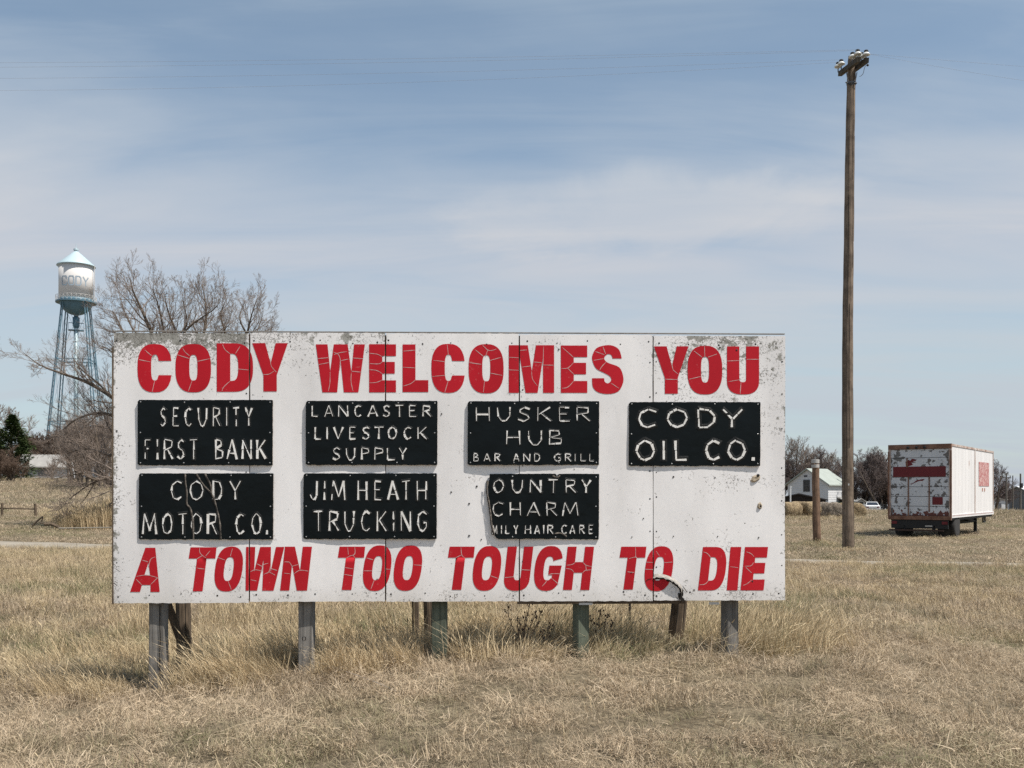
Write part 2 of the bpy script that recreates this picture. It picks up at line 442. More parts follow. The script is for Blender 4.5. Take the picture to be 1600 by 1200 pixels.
GL = {
 'O': lambda: ([ell(0, 1, 0, 1)], [ell(.39, .62, .245, .775, 3)]),
 'o': lambda: ([ell(0, 1, 0, 1, 2.5)], [ell(.33, .67, .235, .765, 2.7)]),
 'C': lambda: ([ringC(.40, .62, .245, .78, .65, .355)], []),
 'D': lambda: ([[(0, 0), (0, 1), (.45, 1)] + arc(.45, .5, .55, .5, 90, -90, 22, 2.6)[1:-1] + [(.45, 0)]],
               [[(.37, .225), (.37, .785)] + arc(.42, .505, .17, .28, 90, -90, 12, 2.6)]),
 'd': lambda: ([[(0, 0), (0, 1), (.5, 1)] + arc(.5, .5, .5, .5, 90, -90, 22, 2.5)[1:-1] + [(.5, 0)]],
               [[(.35, .225), (.35, .765)] + arc(.45, .495, .20, .27, 90, -90, 12, 2.6)]),
 'Y': lambda: ([[(0, 1), (.365, 1), (.52, .58), (.66, 1), (1, 1), (.69, .335), (.69, 0), (.315, 0), (.315, .335)]], []),
 'W': lambda: ([[(0, 1), (.24, 1), (.295, .43), (.368, 1), (.65, 1), (.725, .42), (.78, 1), (1, 1), (.865, 0), (.57, 0), (.5, .72), (.435, 0), (.134, 0)]], []),
 'E': lambda: ([[(0, 0), (0, 1), (1, 1), (1, .755), (.49, .755), (.49, .635), (.955, .635), (.955, .39), (.49, .39), (.49, .25), (1, .25), (1, 0)]], []),
 'L': lambda: ([[(0, 0), (0, 1), (.50, 1), (.50, .25), (1, .25), (1, 0)]], []),
 'M': lambda: ([[(0, 0), (0, 1), (.42, 1), (.51, .45), (.6, 1), (1, 1), (1, 0), (.757, 0), (.757, .75), (.635, 0), (.37, 0), (.247, .75), (.247, 0)]], []),
 'S': lambda: ([crom([(.955, .73), (.87, .91), (.66, .995), (.41, 1), (.14, .94), (.01, .79), (.025, .66), (.14, .52), (.37, .44), (.56, .37), (.62, .29), (.52, .22), (.41, .25), (.39, .325)])
                + crom([(0, .325), (.03, .14), (.2, .035), (.52, 0), (.83, .05), (.98, .2), (1, .36), (.87, .55), (.5, .645), (.39, .74), (.5, .82), (.62, .80), (.66, .73)])], []),
 'U': lambda: ([[(0, 1), (.385, 1), (.385, .33)] + arc(.49, .33, .105, .075, 180, 360, 10)[1:] + [(.595, 1), (1, 1), (1, .30)] + arc(.5, .30, .5, .30, 0, -180, 22, 2.6)[1:]], []),
 'u': lambda: ([[(0, 1), (.36, 1), (.36, .33)] + arc(.51, .33, .13, .09, 180, 360, 10)[1:] + [(.64, 1), (1, 1), (1, .30)] + arc(.5, .30, .5, .30, 0, -180, 22, 2.5)[1:]], []),
 'A': lambda: ([[(0, 0), (.522, 1), (.857, 1), (1, 0), (.69, 0), (.69, .158), (.40, .158), (.335, 0)]], [[(.625, .665), (.485, .375), (.679, .375)]]),
 'T': lambda: ([[(0, .745), (.065, 1), (1, 1), (.955, .745), (.64, .745), (.495, 0), (.145, 0), (.30, .745)]], []),
 'N': lambda: ([[(0, 0), (0, 1), (.37, 1), (.66, .45), (.66, 1), (1, 1), (1, 0), (.62, 0), (.34, .60), (.34, 0)]], []),
 'G': lambda: ([arc(.5, .5, .5, .5, 22, 318, 26, 2.5) + [(.90, .12), (.97, .565), (.52, .565), (.52, .35), (.66, .35), (.66, .27)]
                + [p for p in arc(.5, .5, .17, .265, 310, 22, 22, 2.7)] + [(.66, .67)]], []),
 'H': lambda: ([[(0, 0), (0, 1), (.34, 1), (.34, .645), (.66, .645), (.66, 1), (1, 1), (1, 0), (.66, 0), (.66, .40), (.34, .40), (.34, 0)]], []),
 'I': lambda: ([[(0, 0), (0, 1), (1, 1), (1, 0)]], []),
}
def glyph_mesh(ch, x0, x1, y0, y1, shear, mat, label):
    """a cut vinyl capital filling the pixel box, slit where it crosses a seam"""
    outer, holes = GL[ch](); cs = outer + holes
    asp = (x1 - x0) / (y1 - y0)
    if shear: cs = [[(x + shear * y / asp, y) for x, y in c] for c in cs]
    xs = [x for c in cs for x, y in c]; ys = [y for c in cs for x, y in c]
    lx, hx, ly, hy = min(xs), max(xs), min(ys), max(ys)
    def mp(x, y):
        return uv(x0 + (x - lx) / (hx - lx) * (x1 - x0), y1 - (y - ly) / (hy - ly) * (y1 - y0))
    cs = [[mp(x, y) for x, y in c] for c in cs]
    tris = tessellate_polygon([[Vector((x, y, 0)) for x, y in c] for c in cs])
    flat = [p for c in cs for p in c]
    bm = bmesh.new(); bv = [bm.verts.new((p[0], p[1], 0)) for p in flat]
    for t in tris:
        try: bm.faces.new([bv[i] for i in t])
        except ValueError: pass
    bmesh.ops.recalc_face_normals(bm, faces=bm.faces)
    U0, U1 = min(p[0] for p in flat), max(p[0] for p in flat); V0, V1 = min(p[1] for p in flat), max(p[1] for p in flat)
    def cut(co, no, **kw):
        bmesh.ops.bisect_plane(bm, geom=bm.verts[:] + bm.edges[:] + bm.faces[:], plane_co=co, plane_no=no, **kw)
    for u in grid_pts(U0, U1, .05)[1:-1]: cut((u, 0, 0), (1, 0, 0))
    for v in grid_pts(V0, V1, .05)[1:-1]: cut((0, v, 0), (0, 1, 0))
    for s in SEAMS:
        if U0 < s < U1:
            cut((s - .006, 0, 0), (1, 0, 0)); cut((s + .006, 0, 0), (1, 0, 0))
            kill = [f for f in bm.faces if abs(f.calc_center_median().x - s) < .006]
            bmesh.ops.delete(bm, geom=kill, context='FACES')
    for v in bm.verts:
        u_, v_ = v.co.x, v.co.y
        v.co = S(u_, v_, .0022)
    for f in bm.faces:
        f.normal_update(); f.smooth = True
        if f.normal.y > 0: f.normal_flip()
    me = bpy.data.meshes.new('letter'); bm.to_mesh(me); bm.free(); me.materials.append(mat)
    o = bpy.data.objects.new('letter', me); COL.objects.link(o); o.parent = sign; o['label'] = label
    return o
CR = {'A': (170, 510, 4.8485), 'B': (460, 510, 4.8485), 'C': (710, 510, 4.8485), 'D': (960, 510, 5.218),
      'E': (170, 720, 4.8485), 'F': (460, 720, 4.8485), 'G': (710, 720, 4.8485), 'H': (960, 720, 5.218)}
def zx(cr, x, y): ox, oy, s = CR[cr]; return ox + x / s, oy + y / s
TOP = [('A', 'C', 218, 475, 133, 500), ('A', 'O', 505, 775, 133, 500), ('A', 'D', 818, 1093, 128, 495), ('A', 'Y', 1087, 1357, 127, 493),
       ('B', 'W', 163, 535, 137, 500), ('B', 'E', 567, 770, 136, 500), ('B', 'L', 820, 1015, 137, 498), ('B', 'C', 1038, 1290, 133, 505), ('B', 'O', 1320, 1585, 135, 508),
       ('C', 'M', 412, 755, 143, 504), ('C', 'E', 806, 1006, 145, 504), ('C', 'S', 1042, 1280, 142, 513),
       ('D', 'Y', 323, 605, 162, 549), ('D', 'O', 597, 880, 157, 555), ('D', 'U', 918, 1180, 163, 555)]
BOT = [('E', 'A', 163, 387, 658, 993), ('E', 'T', 608, 818, 655, 988), ('E', 'o', 802, 1018, 649, 990), ('E', 'W', 1038, 1332, 652, 983), ('E', 'N', 1300, 1541, 650, 982),
       ('F', 'T', 330, 537, 650, 978), ('F', 'o', 520, 735, 640, 986), ('F', 'o', 752, 968, 640, 985),
       ('F', 'T', 1163, 1367, 650, 978), ('G', 'o', 139, 355, 645, 985), ('G', 'u', 376, 598, 650, 985), ('G', 'G', 604, 820, 645, 985), ('G', 'H', 822, 1057, 650, 978),
       ('G', 'T', 1250, 1453, 650, 975), ('H', 'o', 244, 479, 696, 1063), ('H', 'd', 679, 910, 702, 1055), ('H', 'I', 912, 1033, 702, 1055), ('H', 'E', 1025, 1251, 702, 1055)]
for cr, ch, x0, x1, y0, y1 in TOP:
    a, b = zx(cr, x0, y0); c, d = zx(cr, x1, y1); glyph_mesh(ch, a, c, b, d, 0, M_red, 'large red upright letter ' + ch.upper())
for cr, ch, x0, x1, y0, y1 in BOT:
    a, b = zx(cr, x0, y0); c, d = zx(cr, x1, y1)
    glyph_mesh(ch, a, c, b, d, 0 if ch in 'AT' else .13, M_redi, 'red slanted letter ' + ch.upper())

CRK = {
'A': [[(275,180),(325,222)],[(230,252),(320,270)],[(350,410),(330,495)],[(560,165),(580,195),(612,222)],[(520,215),(608,243)],[(672,265),(765,245)],[(632,410),(603,490)],[(862,135),(880,175),(920,208)],[(960,205),(995,150)],[(975,322),(1060,330)],[(920,412),(870,460),(858,490)],[(1225,240),(1232,300),(1270,347)],[(1170,365),(1215,362),(1250,340)]],
'B': [[(175,245),(258,238)],[(185,290),(262,275)],[(295,195),(335,215),(350,265),(345,330)],[(300,215),(345,200),(400,192)],[(355,260),(410,248)],[(445,240),(520,245)],[(437,340),(508,347)],[(432,350),(430,420),(445,490)],[(272,345),(270,430),(258,490)],[(570,205),(630,212),(665,232)],[(570,282),(640,285),(665,270)],[(568,328),(625,335),(665,358)],[(568,428),(620,425),(665,408)],[(825,188),(918,180)],[(820,310),(915,315)],[(825,452),(880,435),(918,405)],[(1158,140),(1168,225)],[(1052,258),(1138,268)],[(1045,380),(1140,372)],[(1165,415),(1140,500)],[(1370,178),(1432,228)],[(1325,275),(1415,288)],[(1425,142),(1465,180),(1500,182),(1530,172)],[(1465,180),(1448,228)],[(1480,260),(1565,235)],[(1440,415),(1432,500)],[(1485,355),(1575,372)]],
'C': [[(415,235),(488,238)],[(415,330),(488,333)],[(498,182),(550,178)],[(515,308),(580,300)],[(585,340),(592,400),(628,450)],[(605,270),(660,275)],[(675,155),(672,290)],[(672,293),(752,295)],[(818,160),(902,235)],[(810,320),(860,315),(902,275)],[(855,315),(905,365)],[(815,470),(860,460),(905,412)],[(1125,155),(1145,210)],[(1055,258),(1130,245)],[(1065,190),(1135,215)],[(1100,330),(1120,300),(1150,270)],[(1185,430),(1245,470)]],
'D': [[(470,290),(478,350),(520,388)],[(413,430),(520,433)],[(735,160),(738,250)],[(650,200),(715,250)],[(765,250),(835,225)],[(610,430),(705,408)],[(920,282),(1020,278)],[(1080,268),(1178,268)],[(930,450),(1020,435)],[(1032,455),(1025,550)]],
'E': [[(258,752),(300,765)],[(355,728),(320,745),(305,800)],[(213,875),(290,865),(372,885)],[(208,895),(253,940)],[(318,938),(372,885)],[(690,660),(695,700),(740,738)],[(670,742),(710,718)],[(735,722),(770,680)],[(672,812),(728,820)],[(828,732),(882,752)],[(938,665),(922,722)],[(905,912),(930,975)],[(1075,840),(1110,825),(1165,835)],[(1210,775),(1170,790),(1165,835)],[(1225,800),(1215,840),(1175,860)],[(1125,780),(1165,800)],[(1230,815),(1275,830)],[(1078,900),(1120,910)],[(1215,840),(1262,865)],[(1330,765),(1370,768),(1390,800)],[(1330,850),(1375,855)],[(1390,798),(1435,785)],[(1405,855),(1450,828),(1515,835)]],
'F': [[(405,655),(410,710)],[(458,655),(460,700),(440,718)],[(395,735),(440,715),(462,738)],[(385,808),(445,818)],[(380,860),(440,870)],[(545,735),(598,750)],[(525,833),(590,833)],[(605,905),(580,970)],[(693,820),(730,822)],[(905,788),(965,792)],[(1262,655),(1268,712),(1290,735)],[(1220,735),(1268,712)],[(1490,872),(1540,890)]],
'G': [[(510,825),(572,828)],[(380,885),(450,878)],[(710,865),(740,855),(800,855)],[(740,892),(790,935)],[(665,950),(700,910)],[(850,790),(890,785),(915,768)],[(845,815),(885,822),(905,845)],[(972,765),(995,790),(1040,800)],[(1035,825),(990,830),(970,850)],[(993,785),(998,828)],[(1370,655),(1372,728)],[(1320,740),(1370,728),(1382,740)],[(1310,840),(1362,845)]],
'H': [[(340,735),(365,775)],[(258,825),(312,828)],[(250,883),(312,885)],[(405,830),(470,825)],[(722,742),(755,755),(785,790)],[(690,1010),(735,1003),(768,970)],[(942,862),(1005,870)],[(1075,742),(1110,755),(1135,780)],[(1060,858),(1110,855),(1132,828)],[(1068,868),(1115,912)],[(1045,1015),(1080,1000),(1115,970)]]}
def strip(mb, pts, w, hgt, fn=S, taper=True, wvar=0.0, seed=0):
    """flat ribbon on the board through (u, v) points"""
    r = random.Random(seed); L = []
    for i in range(len(pts) - 1):
        (a, b), (c, d) = pts[i], pts[i + 1]; n = max(1, int(math.hypot(c - a, d - b) / .03))
        for j in range(n): t = j / n; L.append((a + (c - a) * t, b + (d - b) * t))
    L.append(pts[-1]); n = len(L); vs = []
    for i, (a, b) in enumerate(L):
        p, q = L[max(i - 1, 0)], L[min(i + 1, n - 1)]; dx, dy = q[0] - p[0], q[1] - p[1]; l = math.hypot(dx, dy) or 1
        ww = w * (1 + wvar * r.uniform(-1, 1)) / 2
        if taper: ww *= .45 + .55 * math.sin(math.pi * (i + .6) / (n + .2))
        vs.append(fn(a - dy / l * ww, b + dx / l * ww, hgt)); vs.append(fn(a + dy / l * ww, b - dx / l * ww, hgt))
    mb.add(vs, [(2 * i, 2 * i + 1, 2 * i + 3, 2 * i + 2) for i in range(n - 1)])
mb = MB(); k = 0
for cr, ls in CRK.items():
    for l in ls:
        k += 1; pts = crom([uv(*zx(cr, x, y)) for x, y in l], 4) if len(l) > 2 else [uv(*zx(cr, x, y)) for x, y in l]
        strip(mb, pts, .0052, .0032, wvar=.35, seed=k)
tag(mb.build('letter_cracks', M_crack, sign), kind='stuff')

# screw heads and nail holes
mb = MB(); mb2 = MB()
def disc(mb, u, v, r, h, fn=S, n=6):
    c = fn(u, v, h + r * .35)
    mb.add([c] + [fn(u + r * math.cos(6.283 * i / n), v + r * math.sin(6.283 * i / n), h) for i in range(n)], [(0, i + 1, (i + 1) % n + 1) for i in range(n)])
for k in range(5):
    a, b = EDGES[k], EDGES[k + 1]
    for t in (.04, .28, .5, .76, .95):
        for v in (.065, BH - .075):
            disc(mb, a + (b - a) * (t + rng.uniform(-.02, .02)), v + rng.uniform(-.02, .02), rng.uniform(.006, .0095), .001)
    for v in (.35, .62, .95, 1.2, 1.55, 1.9, 2.2):
        for side in (0, 1):
            if k in (1, 2) and rng.random() < .5: continue
            disc(mb, (a + .03) if side == 0 else (b - .03), v + rng.uniform(-.04, .04), rng.uniform(.005, .0085), .001)
for px, py in [(705, 769), (733, 787), (733, 837), (752, 843), (690, 647), (745, 760), (1052, 745), (1117, 746), (1052, 838), (1185, 840), (1121, 838), (1005, 810), (987, 839), (873, 546), (1125, 543), (1151, 547), (986, 895), (1048, 908), (1175, 908)]:
    u, v = uv(px, py); disc(mb, u, v, rng.uniform(.006, .010), .0035)
tag(mb.build('screw_heads', M_dark, sign), kind='stuff')

# two dried beige glue pads left by the missing eighth plaque, and the bolts at its foot
M_glue = simple('dried_glue', (.50, .41, .30), .9, .45, 40)
for pts in ([(1172, 751), (1176, 744), (1184, 741), (1188, 744), (1187, 749), (1181, 753), (1175, 754)], [(1184, 787), (1188, 784), (1191, 789), (1190, 794), (1186, 796), (1183, 792)]):
    mb = MB(); q = [uv(*p) for p in pts]; cu = sum(p[0] for p in q) / len(q); cv_ = sum(p[1] for p in q) / len(q); n = len(q)
    vs = [S(u, v, .001) for u, v in q] + [S(cu + (u - cu) * .6, cv_ + (v - cv_) * .6, .014) for u, v in q] + [S(cu, cv_, .010)]
    mb.add(vs, [(i, (i + 1) % n, (i + 1) % n + n, i + n) for i in range(n)] + [(i + n, (i + 1) % n + n, 2 * n) for i in range(n)]); mb.build('glue_pad', M_glue, sign)
for px, py, r in ((1184, 743, .016), (1188, 791, .011)): mb = MB(); u, v = uv(px, py); disc(mb, u, v, r, .013); mb.build('glue_hole', M_hole, sign)

# the split in the last sheet: a dark gap with a lifted pale lip
tear = [(1021, 902), (1030, 901), (1040, 903), (1050, 907), (1056, 911), (1062, 917), (1065, 924), (1064, 931), (1068, 938)]
mb = MB(); strip(mb, crom([uv(x, y + 1.6) for x, y in tear], 3), .026, .0042, wvar=.5, seed=3, taper=False); mb.build('split', M_hole, sign)
mb = MB(); top = [uv(x, y - 1.2) for x, y in tear[:8]]
def lip(u, v, h): return S(u, v, h)
q = crom(top, 3); vs = []
for i, (u, v) in enumerate(q):
    hgt = .026 * math.sin(math.pi * min(1, (i + 1) / len(q))) + .004
    vs += [S(u + .004, v + .020, .003), S(u, v - .002, hgt), S(u - .004, v - .012 - .006 * math.sin(i * 2.3), hgt + .004)]
mb.add(vs, [(3 * i + j, 3 * i + 3 + j, 3 * i + 4 + j, 3 * i + 1 + j) for i in range(len(q) - 1) for j in (0, 1)])
mb.build('lifted_edge', simple('split_wood', (.48, .44, .39), .9, .55, 30), sign)
mb = MB(); strip(mb, [uv(1066, 915), uv(1073, 925)], .006, .0045, seed=5); mb.build('splinter_gap', M_hole, sign)
mb = MB(); strip(mb, [uv(1060, 926), uv(1062, 937)], .018, .0046, seed=6); mb.build('splinter_gap', M_hole, sign)
mb = MB(); strip(mb, [uv(1018, 904), uv(1012, 905), uv(1008, 909)], .006, .0045, seed=8); mb.build('splinter_gap', M_hole, sign)

# ---- the black plaques with their hand cut lettering
def black_mat():
    m, N, p, o = new_mat('black_enamel'); co = objco(N)
    f = N.noise(co, 2.2, 5, .6)
    N.put(p.inputs['Base Color'], N.ramp(f, [(.3, (.003, .0048, .0055)), (.7, (.006, .009, .010))]))
    N.put(p.inputs['Roughness'], N.ramp(N.noise(co, 5, 5, .6), [(.3, .22), (.7, .40)])); p.inputs['Specular IOR Level'].default_value = .15
    bump(N, p, N.noise(co, 3.4, 4, .5), .7, .016); return m
M_black = black_mat()
M_pedge = simple('plaque_edge', (.30, .25, .20), .85, .6, 50, c2=(.05, .045, .04))
M_white = simple('white_lettering', (.90, .88, .84), .6, .12, 22, c2=(.66, .62, .56))
M_ridge = simple('raised_black_ridge', (.020, .020, .018), .5, .3, 30, c2=(.006, .007, .008), bstr=.4, spec=.2)
SF = {
 'A': [[(0, 0), (.5, 1)], [(.5, 1), (1, 0)], [(.22, .30), (.80, .30)]],
 'B': [[(.05, 0), (.05, 1)], [(.05, 1), (.75, .95), (.8, .72), (.1, .53)], [(.2, .52), (.95, .42), (.95, .1), (.05, .03)]],
 'C': [[(.95, .86), (.55, 1), (.12, .78), (.03, .45), (.2, .1), (.55, 0), (.95, .16)]],
 'D': [[(.06, 0), (.06, 1)], [(.06, 1), (.7, .93), (1, .6), (.93, .25), (.6, .03), (.06, .02)]],
 'E': [[(.05, 1), (.05, 0)], [(.05, 1), (.95, .97)], [(.05, .53), (.75, .52)], [(.05, .02), (1, .02)]],
 'F': [[(.06, 1), (.06, 0)], [(.06, 1), (1, .97)], [(.06, .55), (.75, .55)]],
 'G': [[(.95, .86), (.55, 1), (.12, .78), (.03, .42), (.25, .08), (.6, 0), (.93, .18), (.93, .45)], [(.93, .45), (.58, .44)]],
 'H': [[(.05, 1), (.05, 0)], [(.95, 1), (.95, 0)], [(.05, .5), (.95, .5)]],
 'I': [[(.5, 1), (.5, 0)]],
 'J': [[(.95, 1), (.85, .2), (.55, 0), (.2, .05), (0, .3)]],
 'K': [[(.05, 1), (.05, 0)], [(.95, 1), (.12, .45)], [(.3, .55), (1, 0)]],
 'L': [[(.05, 1), (.05, 0)], [(.05, .03), (1, .02)]],
 'M': [[(0, 0), (.12, 1)], [(.12, 1), (.5, .15)], [(.5, .15), (.88, 1)], [(.88, 1), (1, 0)]],
 'N': [[(.03, 0), (.03, 1)], [(.03, 1), (.97, 0)], [(.97, 0), (.97, 1)]],
 'O': [[(.5, 1), (.1, .8), (0, .45), (.2, .1), (.5, 0), (.85, .15), (1, .5), (.87, .85), (.5, 1)]],
 'P': [[(.05, 0), (.05, 1)], [(.05, 1), (.9, .9), (.95, .62), (.08, .48)]],
 'R': [[(.05, 0), (.05, 1)], [(.05, 1), (.9, .92), (.85, .62), (.1, .48)], [(.4, .5), (1, 0)]],
 'S': [[(.95, .86), (.55, 1), (.12, .82), (.25, .58), (.8, .42), (.95, .18), (.5, 0), (.02, .14)]],
 'T': [[(0, .97), (1, 1)], [(.52, .97), (.52, 0)]],
 'U': [[(.03, 1), (.05, .35), (.35, 0), (.65, 0), (.95, .35), (.97, 1)]],
 'V': [[(0, 1), (.45, 0)], [(.45, 0), (1, 1)]],
 'X': [[(0, 1), (1, 0)], [(1, 1), (0, 0)]],
 'Y': [[(0, 1), (.5, .48)], [(1, 1), (.5, .48)], [(.5, .45), (.5, 0)]],
 '.': [[(.5, 1), (.5, 0)]],
}
PH = .0115         # how far a plaque stands proud of the board
def plaque(label, cr, outline, rows, screws, wtype):
    pts = [uv(*zx(cr, x, y)) for x, y in outline]
    us = [p[0] for p in pts]; vs_ = [p[1] for p in pts]; u0, u1, v0, v1 = min(us), max(us), min(vs_), max(vs_)
    r = random.Random(label)
    # roughen the edge
    E = []
    for i in range(len(pts)):
        a, b = pts[i], pts[(i + 1) % len(pts)]; L = math.hypot(b[0] - a[0], b[1] - a[1]); n = max(1, int(L / .022))
        bottom = (a[1] + b[1]) / 2 < v0 + .03; side = abs(a[0] - b[0]) < .25 * abs(a[1] - b[1])
        for j in range(n):
            t = j / n; amp = .0032 if bottom else (.0014 if not side else .0012)
            if j == 0: amp = 0
            E.append((a[0] + (b[0] - a[0]) * t + r.uniform(-1, 1) * (amp if side else 0), a[1] + (b[1] - a[1]) * t + r.uniform(-1, 1) * (0 if side else amp)))
    def warp(u, v): return .0022 * math.sin(5 * u + 7 * v) + .0015 * math.sin(11 * u - 4 * v)
    lift = max(disp(u0 + (u1 - u0) * i / 8, v0 + (v1 - v0) * j / 4) for i in range(9) for j in range(5)) - .002
    def Q(u, v, h):
        return (u - BW / 2, -(h + PH + warp(u, v) + lift), v + BZ0)
    area = sum(E[i][0] * E[(i + 1) % len(E)][1] - E[(i + 1) % len(E)][0] * E[i][1] for i in range(len(E)))
    if area < 0: E = E[::-1]
    bm = bmesh.new()
    bv = [bm.verts.new((a, b, 0)) for a, b in E]
    for t in tessellate_polygon([[Vector((a, b, 0)) for a, b in E]]):
        try: bm.faces.new([bv[i] for i in t])
        except ValueError: pass
    for u in grid_pts(u0, u1, .06)[1:-1]: bmesh.ops.bisect_plane(bm, geom=bm.verts[:] + bm.edges[:] + bm.faces[:], plane_co=(u, 0, 0), plane_no=(1, 0, 0))
    for v in grid_pts(v0, v1, .06)[1:-1]: bmesh.ops.bisect_plane(bm, geom=bm.verts[:] + bm.edges[:] + bm.faces[:], plane_co=(0, v, 0), plane_no=(0, 1, 0))
    for f in bm.faces:
        f.normal_update(); f.smooth = True
        if f.normal.z < 0: f.normal_flip()
    rim = [e for e in bm.edges if e.is_boundary]
    mb = MB(); mb.smooth = True
    bm.verts.ensure_lookup_table(); idx = {v: i for i, v in enumerate(bm.verts)}
    def roll(u, v):      # the pressed edge rolls back a little
        return 0
    mb.add([Q(v.co.x, v.co.y, 0) for v in bm.verts], [[idx[v] for v in f.verts] for f in bm.faces])
    mb.smooth = False; mb.mi = 1
    for e in rim:
        a, b = e.verts; A = Q(a.co.x, a.co.y, 0); B = Q(b.co.x, b.co.y, 0)
        mb.add([A, B, (B[0], B[1] + PH + .004, B[2]), (A[0], A[1] + PH + .004, A[2])], [(0, 1, 2, 3)])
    bm.free()
    pl = mb.build('plaque', [M_black, M_pedge], sign, label='black plaque lettered ' + label)
    hw = {'thin': .10, 'wide': .155}[wtype]
    for text, y0, y1, xs in rows:
        for ch, (x0, x1) in zip(text, xs):
            a0, b1 = uv(*zx(cr, x0, y0)); a1, b0 = uv(*zx(cr, x1, y1)); hgt = b1 - b0; w = hw * hgt * (1.1 if hgt < .13 else .82)
            w = max(.009, min(w, .021 if wtype == 'thin' else .030))
            inx = w * .3
            mb = MB()
            if ch == '.':
                mb.mi = 0; e = .002
                mb.add([Q(a0, b0, e), Q(a1, b0, e), Q(a1, b1, e), Q(a0 + .004, b1, e)], [(0, 1, 2, 3)]); mb.build('letter', [M_white, M_ridge], pl); continue
            for st in SF[ch]:
                pl_ = [(a0 + inx + (x + r.uniform(-.03, .03)) * (a1 - a0 - 2 * inx), b0 + w * .3 + (y + r.uniform(-.02, .02)) * (hgt - w * .6)) for x, y in st]
                # raised black ridge beneath, wider than the white
                n = len(pl_); vs = []
                for i, (x, y) in enumerate(pl_):
                    p_, q_ = pl_[max(i - 1, 0)], pl_[min(i + 1, n - 1)]; dx, dy = q_[0] - p_[0], q_[1] - p_[1]; l = math.hypot(dx, dy) or 1; dx /= l; dy /= l
                    ex = (-1 if i == 0 else (1 if i == n - 1 else 0)) * w * .6
                    x2, y2 = x + dx * ex, y + dy * ex
                    for kk, hh in ((-1.35, .0002), (-.75, .0034), (.75, .0034), (1.35, .0002)):
                        vs.append(Q(x2 - dy * w * kk, y2 + dx * w * kk, hh))
                mb.mi = 1
                mb.add(vs, [(4 * i + j, 4 * i + j + 1, 4 * i + 5 + j, 4 * i + 4 + j) for i in range(n - 1) for j in range(3)])
                mb.mi = 0
                for i in range(n - 1):
                    (x, y), (x2, y2) = pl_[i], pl_[i + 1]; l = math.hypot(x2 - x, y2 - y)
                    if l < 1e-5: continue
                    dx, dy = (x2 - x) / l, (y2 - y) / l
                    # each white piece is its own sliver: unequal width, small gaps between
                    sub = 2 if (l > .075 and r.random() < .55) else 1
                    for q in range(sub):
                        s0 = l * q / sub + r.uniform(.0005, .004); s1 = l * (q + 1) / sub - r.uniform(.0005, .004)
                        lo, hi = ((.32, 1.55) if wtype == 'thin' else (.65, 1.1))
                        wa = w * r.choice((r.uniform(lo, .6), r.uniform(.6, hi))) / 2; wb = w * r.choice((r.uniform(lo, .6), r.uniform(.6, hi))) / 2; o1 = r.uniform(-.12, .12) * w
                        e = .0038
                        mb.add([Q(x + dx * s0 - dy * (wa + o1), y + dy * s0 + dx * (wa + o1), e), Q(x + dx * s1 - dy * (wb + o1), y + dy * s1 + dx * (wb + o1), e),
                                Q(x + dx * s1 + dy * (wb - o1), y + dy * s1 - dx * (wb - o1), e), Q(x + dx * s0 + dy * (wa - o1), y + dy * s0 - dx * (wa - o1), e)], [(3, 2, 1, 0)])
            mb.build('letter', [M_white, M_ridge], pl)
    mb = MB()
    for x, y in screws: u, v = uv(*zx(cr, x, y)); disc(mb, u, v, .0062, .001, Q)
    tag(mb.build('plaque_screws', M_bright, pl), kind='stuff')
    return pl, Q
def rect(x0, x1, y0, y1, cut=14): return [(x0 + cut, y0), (x1 - 4, y0), (x1, y0 + 6), (x1 - 2, y1 - 4), (x1 - 6, y1), (x0 + cut, y1), (x0, y1 - 8), (x0 + 2, y0 + cut)]
def scr(x0, x1, y0, y1): return [(x0 + 25, y0 + 15), (x0 + 355, y0 + 18), (x0 + 700, y0 + 16), (x1 - 20, y0 + 18), (x0 + 22, (y0 + y1) / 2), (x1 - 22, (y0 + y1) / 2), (x0 + 22, y1 - 18), (x0 + 350, y1 - 18), (x0 + 690, y1 - 18), (x1 - 22, y1 - 18)]
plaque('SECURITY FIRST BANK', 'A', rect(222, 1245, 558, 1052), [
    ('SECURITY', 612, 760, [(393, 440), (488, 540), (580, 635), (680, 750), (790, 850), (888, 903), (940, 995), (1032, 1095)]),
    ('FIRSTBANK', 855, 1010, [(275, 325), (363, 382), (418, 495), (520, 580), (615, 680), (808, 872), (900, 980), (1012, 1088), (1122, 1195)])], scr(222, 1245, 558, 1052), 'thin')
plaque('LANCASTER LIVESTOCK SUPPLY', 'B', rect(88, 1085, 565, 1050), [
    ('LANCASTER', 597, 688, [(132, 185), (228, 298), (335, 410), (455, 512), (555, 632), (668, 728), (762, 830), (868, 928), (970, 1038)]),
    ('LIVESTOCK', 760, 858, [(155, 208), (243, 260), (300, 375), (415, 470), (512, 575), (605, 680), (708, 778), (828, 892), (930, 1008)]),
    ('SUPPLY', 918, 1015, [(290, 352), (392, 465), (505, 572), (605, 680), (702, 765), (792, 852)])], scr(88, 1085, 565, 1050), 'thin')
plaque('HUSKER HUB BAR AND GRILL', 'C', rect(100, 1095, 568, 1050), [
    ('HUSKER', 612, 722, [(158, 270), (322, 428), (478, 575), (620, 735), (788, 875), (918, 1028)]),
    ('HUB', 788, 900, [(388, 500), (555, 662), (712, 815)]),
    ('BARANDGRILL', 962, 1025, [(145, 185), (222, 272), (302, 348), (445, 492), (520, 575), (602, 648), (752, 808), (835, 885), (906, 920), (952, 995), (1018, 1057)])], scr(100, 1095, 568, 1050), 'thin')
